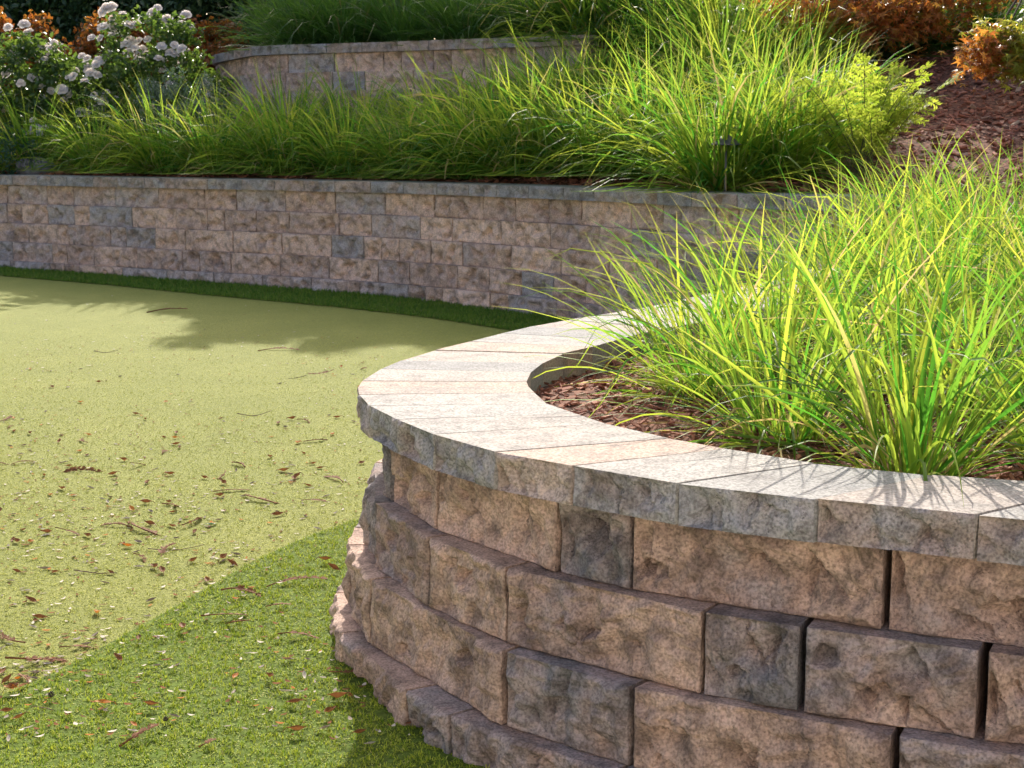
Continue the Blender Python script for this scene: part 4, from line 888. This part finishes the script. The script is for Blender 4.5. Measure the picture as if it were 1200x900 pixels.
# pieces one can point at: image of the ground plan, named by what lies around them
marked = [
 ('sprig', -.585, 4.02, .9, .15, 3, 'long rust brown needle sprig lying on the bright turf'), ('sprig', -.72, 3.72, .8, .35, 2, 'pale tipped needle sprig just left of the long rust one'),
 ('sprig', -.52, 3.58, .8, .1, 1, 'short needle sprig halfway between the long sprig and the wall'), ('sprig', -.60, 3.80, .7, .2, 0, 'small needle sprig below the long rust one'),
 ('sprig', -1.10, 3.42, 1.0, .25, 2, 'needle sprig on the putting green edge at the left border'), ('sprig', -1.03, 3.52, .8, .2, 1, 'needle sprig on the putting green beside the turf edge, second from the left border'),
 ('sprig', -.40, 4.42, .9, .3, 1, 'needle sprig on the turf near the wall below the turf corner'), ('sprig', -.95, 5.05, .9, .1, 2, 'needle sprig on the putting green above the turf corner'),
 ('twig', -.98, 4.35, 1.0, .25, 3, 'forked twig on the putting green left of the turf edge'), ('twig', -1.15, 4.12, 1.0, -.2, 2, 'bent twig on the left of the putting green'),
 ('twig', -1.08, 6.35, .9, .15, 3, 'hooked twig in the middle of the putting green'), ('twig', -.30, 4.18, 1.1, .05, 3, 'pale twig on the turf pointing at the wall'),
 ('green', -.93, 4.62, 1.0, .5, 0, 'dark green leaf on the putting green among brown litter'), ('cone', -1.0, 3.18, .65, 0, 0, 'dark seed cone on the turf at the lower left'),
 ('cone', -.72, 3.05, .6, 0, 0, 'black seed cone on the turf near the bottom edge'), ('orange', -.62, 3.30, 1.0, 1.4, 0, 'round red brown leaf standing on the turf in the lower left'),
 ('brown', -.44, 2.99, 1.2, .4, 1, 'curled red brown leaf at the bottom edge of the photo'), ('sprig', -.61, 2.93, .6, 1.2, 0, 'crooked needle sprig at the bottom edge of the photo'),
 ('orange', -.33, 4.23, 1.0, .1, 1, 'orange leaf on the turf close to the curved wall'), ('brown', -.31, 2.98, 1.0, .7, 2, 'brown leaf lying in the shadow at the wall foot'),
 ('pale', -.285, 2.93, 1.1, .4, 0, 'pale leaf lying in the shadow at the wall foot'), ('sprig', -1.55, 5.35, 1.0, .1, 3, 'needle sprig on the putting green at the left border'),
 ('twig', -2.15, 8.05, .8, .05, 3, 'thin dark twig on the putting green far left'), ('sprig', -1.25, 8.15, 1.2, .1, 3, 'needle sprig lying just before the shadow on the putting green'),
 ('sprig', -2.2, 9.75, 1.4, .2, 3, 'needle sprig lying at the edge of the grass shadow, far left')]
for kd, x, y, sc, rz, vi, lab in marked:
    drop(kd, x, y, lab, None, {'sprig': 'sprig', 'twig': 'twig', 'cone': 'seed cone'}.get(kd, 'leaf'), sc, rz, vi)
lab_of = {'pale': 'small pale dry leaf', 'grey': 'small grey dry leaf', 'brown': 'curled brown dry leaf', 'orange': 'orange dry leaf', 'sprig': 'dry needle sprig', 'twig': 'thin dry twig', 'green': 'green leaf', 'cone': 'seed cone'}
kinds = ['pale', 'grey', 'brown', 'orange', 'sprig', 'twig']; pk = [.24, .20, .31, .10, .13, .02]
cnt = 0; tiny = []
while cnt < 330 or len(tiny) < 2300:
    v = rl.random(); py = 345+v**.75*550; dd = 1800*1.2/(py-163); y = float(np.clip(dd, 2.75, 10.8)); x = rl.uniform(-.36*y-.05, .1)
    q = np.array([[x, y]])
    if x > 0 or inside(q, wall_foot)[0] or inside(q, far_turf)[0]: continue
    on = bool(inside(q, nt_poly)[0])
    if on and rl.random() < .62: continue
    if float(fbm(np.array([[x*2.6, y*1.5, 3.3]]), 3, 4)[0]) < rl.uniform(-.9, .35): continue
    kd = rl.choice(kinds, p=pk)
    if y > 8.8 and rl.random() < .55: continue
    if (y > 7.6 or rl.random() < .62) and len(tiny) < 2300: tiny.append((kd, x, y, on)); continue
    if cnt >= 330: continue
    where = 'on the bright longer turf' if on else ('on the near part of the putting green' if y < 4.6 else 'on the middle of the putting green' if y < 6.2 else 'on the far part of the putting green')
    lb = f'{lab_of[kd]} lying {where}'
    drop(kd, x, y, lb, lb.replace('lying ', 'scattered ').replace('leaf', 'leaves').replace('sprig', 'sprigs').replace('twig', 'twigs'), {'sprig': 'sprig', 'twig': 'twig'}.get(kd, 'leaf'), rl.uniform(.8, 1.4)*(1.0 if kd not in ('sprig', 'twig') else .75)); cnt += 1
# the smallest crumbs as one loose litter
acc_V, acc_F, acc_C = [], [], []; nn = 0
for kd, x, y, on in tiny:
    L = rl.uniform(.008, .024)*(1.2 if y > 7 else 1); W = L*rl.uniform(.22, .45); a = rl.uniform(0, 6.28); z = float(zg(x, y))+(.012 if on else .001)
    c, s = math.cos(a), math.sin(a); tn = {'pale': (.9, .0), 'grey': (.35, 0), 'brown': (.1, .9), 'orange': (.6, 1), 'sprig': (0, .8), 'twig': (.05, .6)}[kd]
    for t in np.linspace(-.5, .5, 5):
        w = W*.5*(1-(2*t)**2)+.0004; h = z+.35*L*t*t+rl.uniform(0, .001)
        for j in (-1, 1): acc_V.append((x+c*t*L-s*w*j, y+s*t*L+c*w*j, h+.3*W)); acc_C.append((*tn, 0, 1))
    acc_F += [[nn+2*i, nn+2*i+1, nn+2*i+3, nn+2*i+2] for i in range(4)]; nn += 10
def crumb_mat():
    m, nt, p, out = new_mat('litter_crumbs'); at = N(nt, 'ShaderNodeAttribute', attribute_name='Col'); sp = N(nt, 'ShaderNodeSeparateColor'); nt.links.new(at.outputs['Color'], sp.inputs[0])
    nt.links.new(mix(nt, sp.outputs[1], mix(nt, sp.outputs[0], (.07, .05, .04), (.62, .55, .45)), mix(nt, sp.outputs[0], (.16, .07, .035), (.5, .2, .05))), p.inputs['Base Color']); p.inputs['Roughness'].default_value = .95; p.inputs['Specular IOR Level'].default_value = .03; return m
o = link('leaf_litter', mesh_data('leaf_litter', np.array(acc_V), np.array(acc_F), crumb_mat(), True, np.array(acc_C))); tag(o, 'tiny dry leaf crumbs strewn over the green', 'leaf litter', kind='stuff')
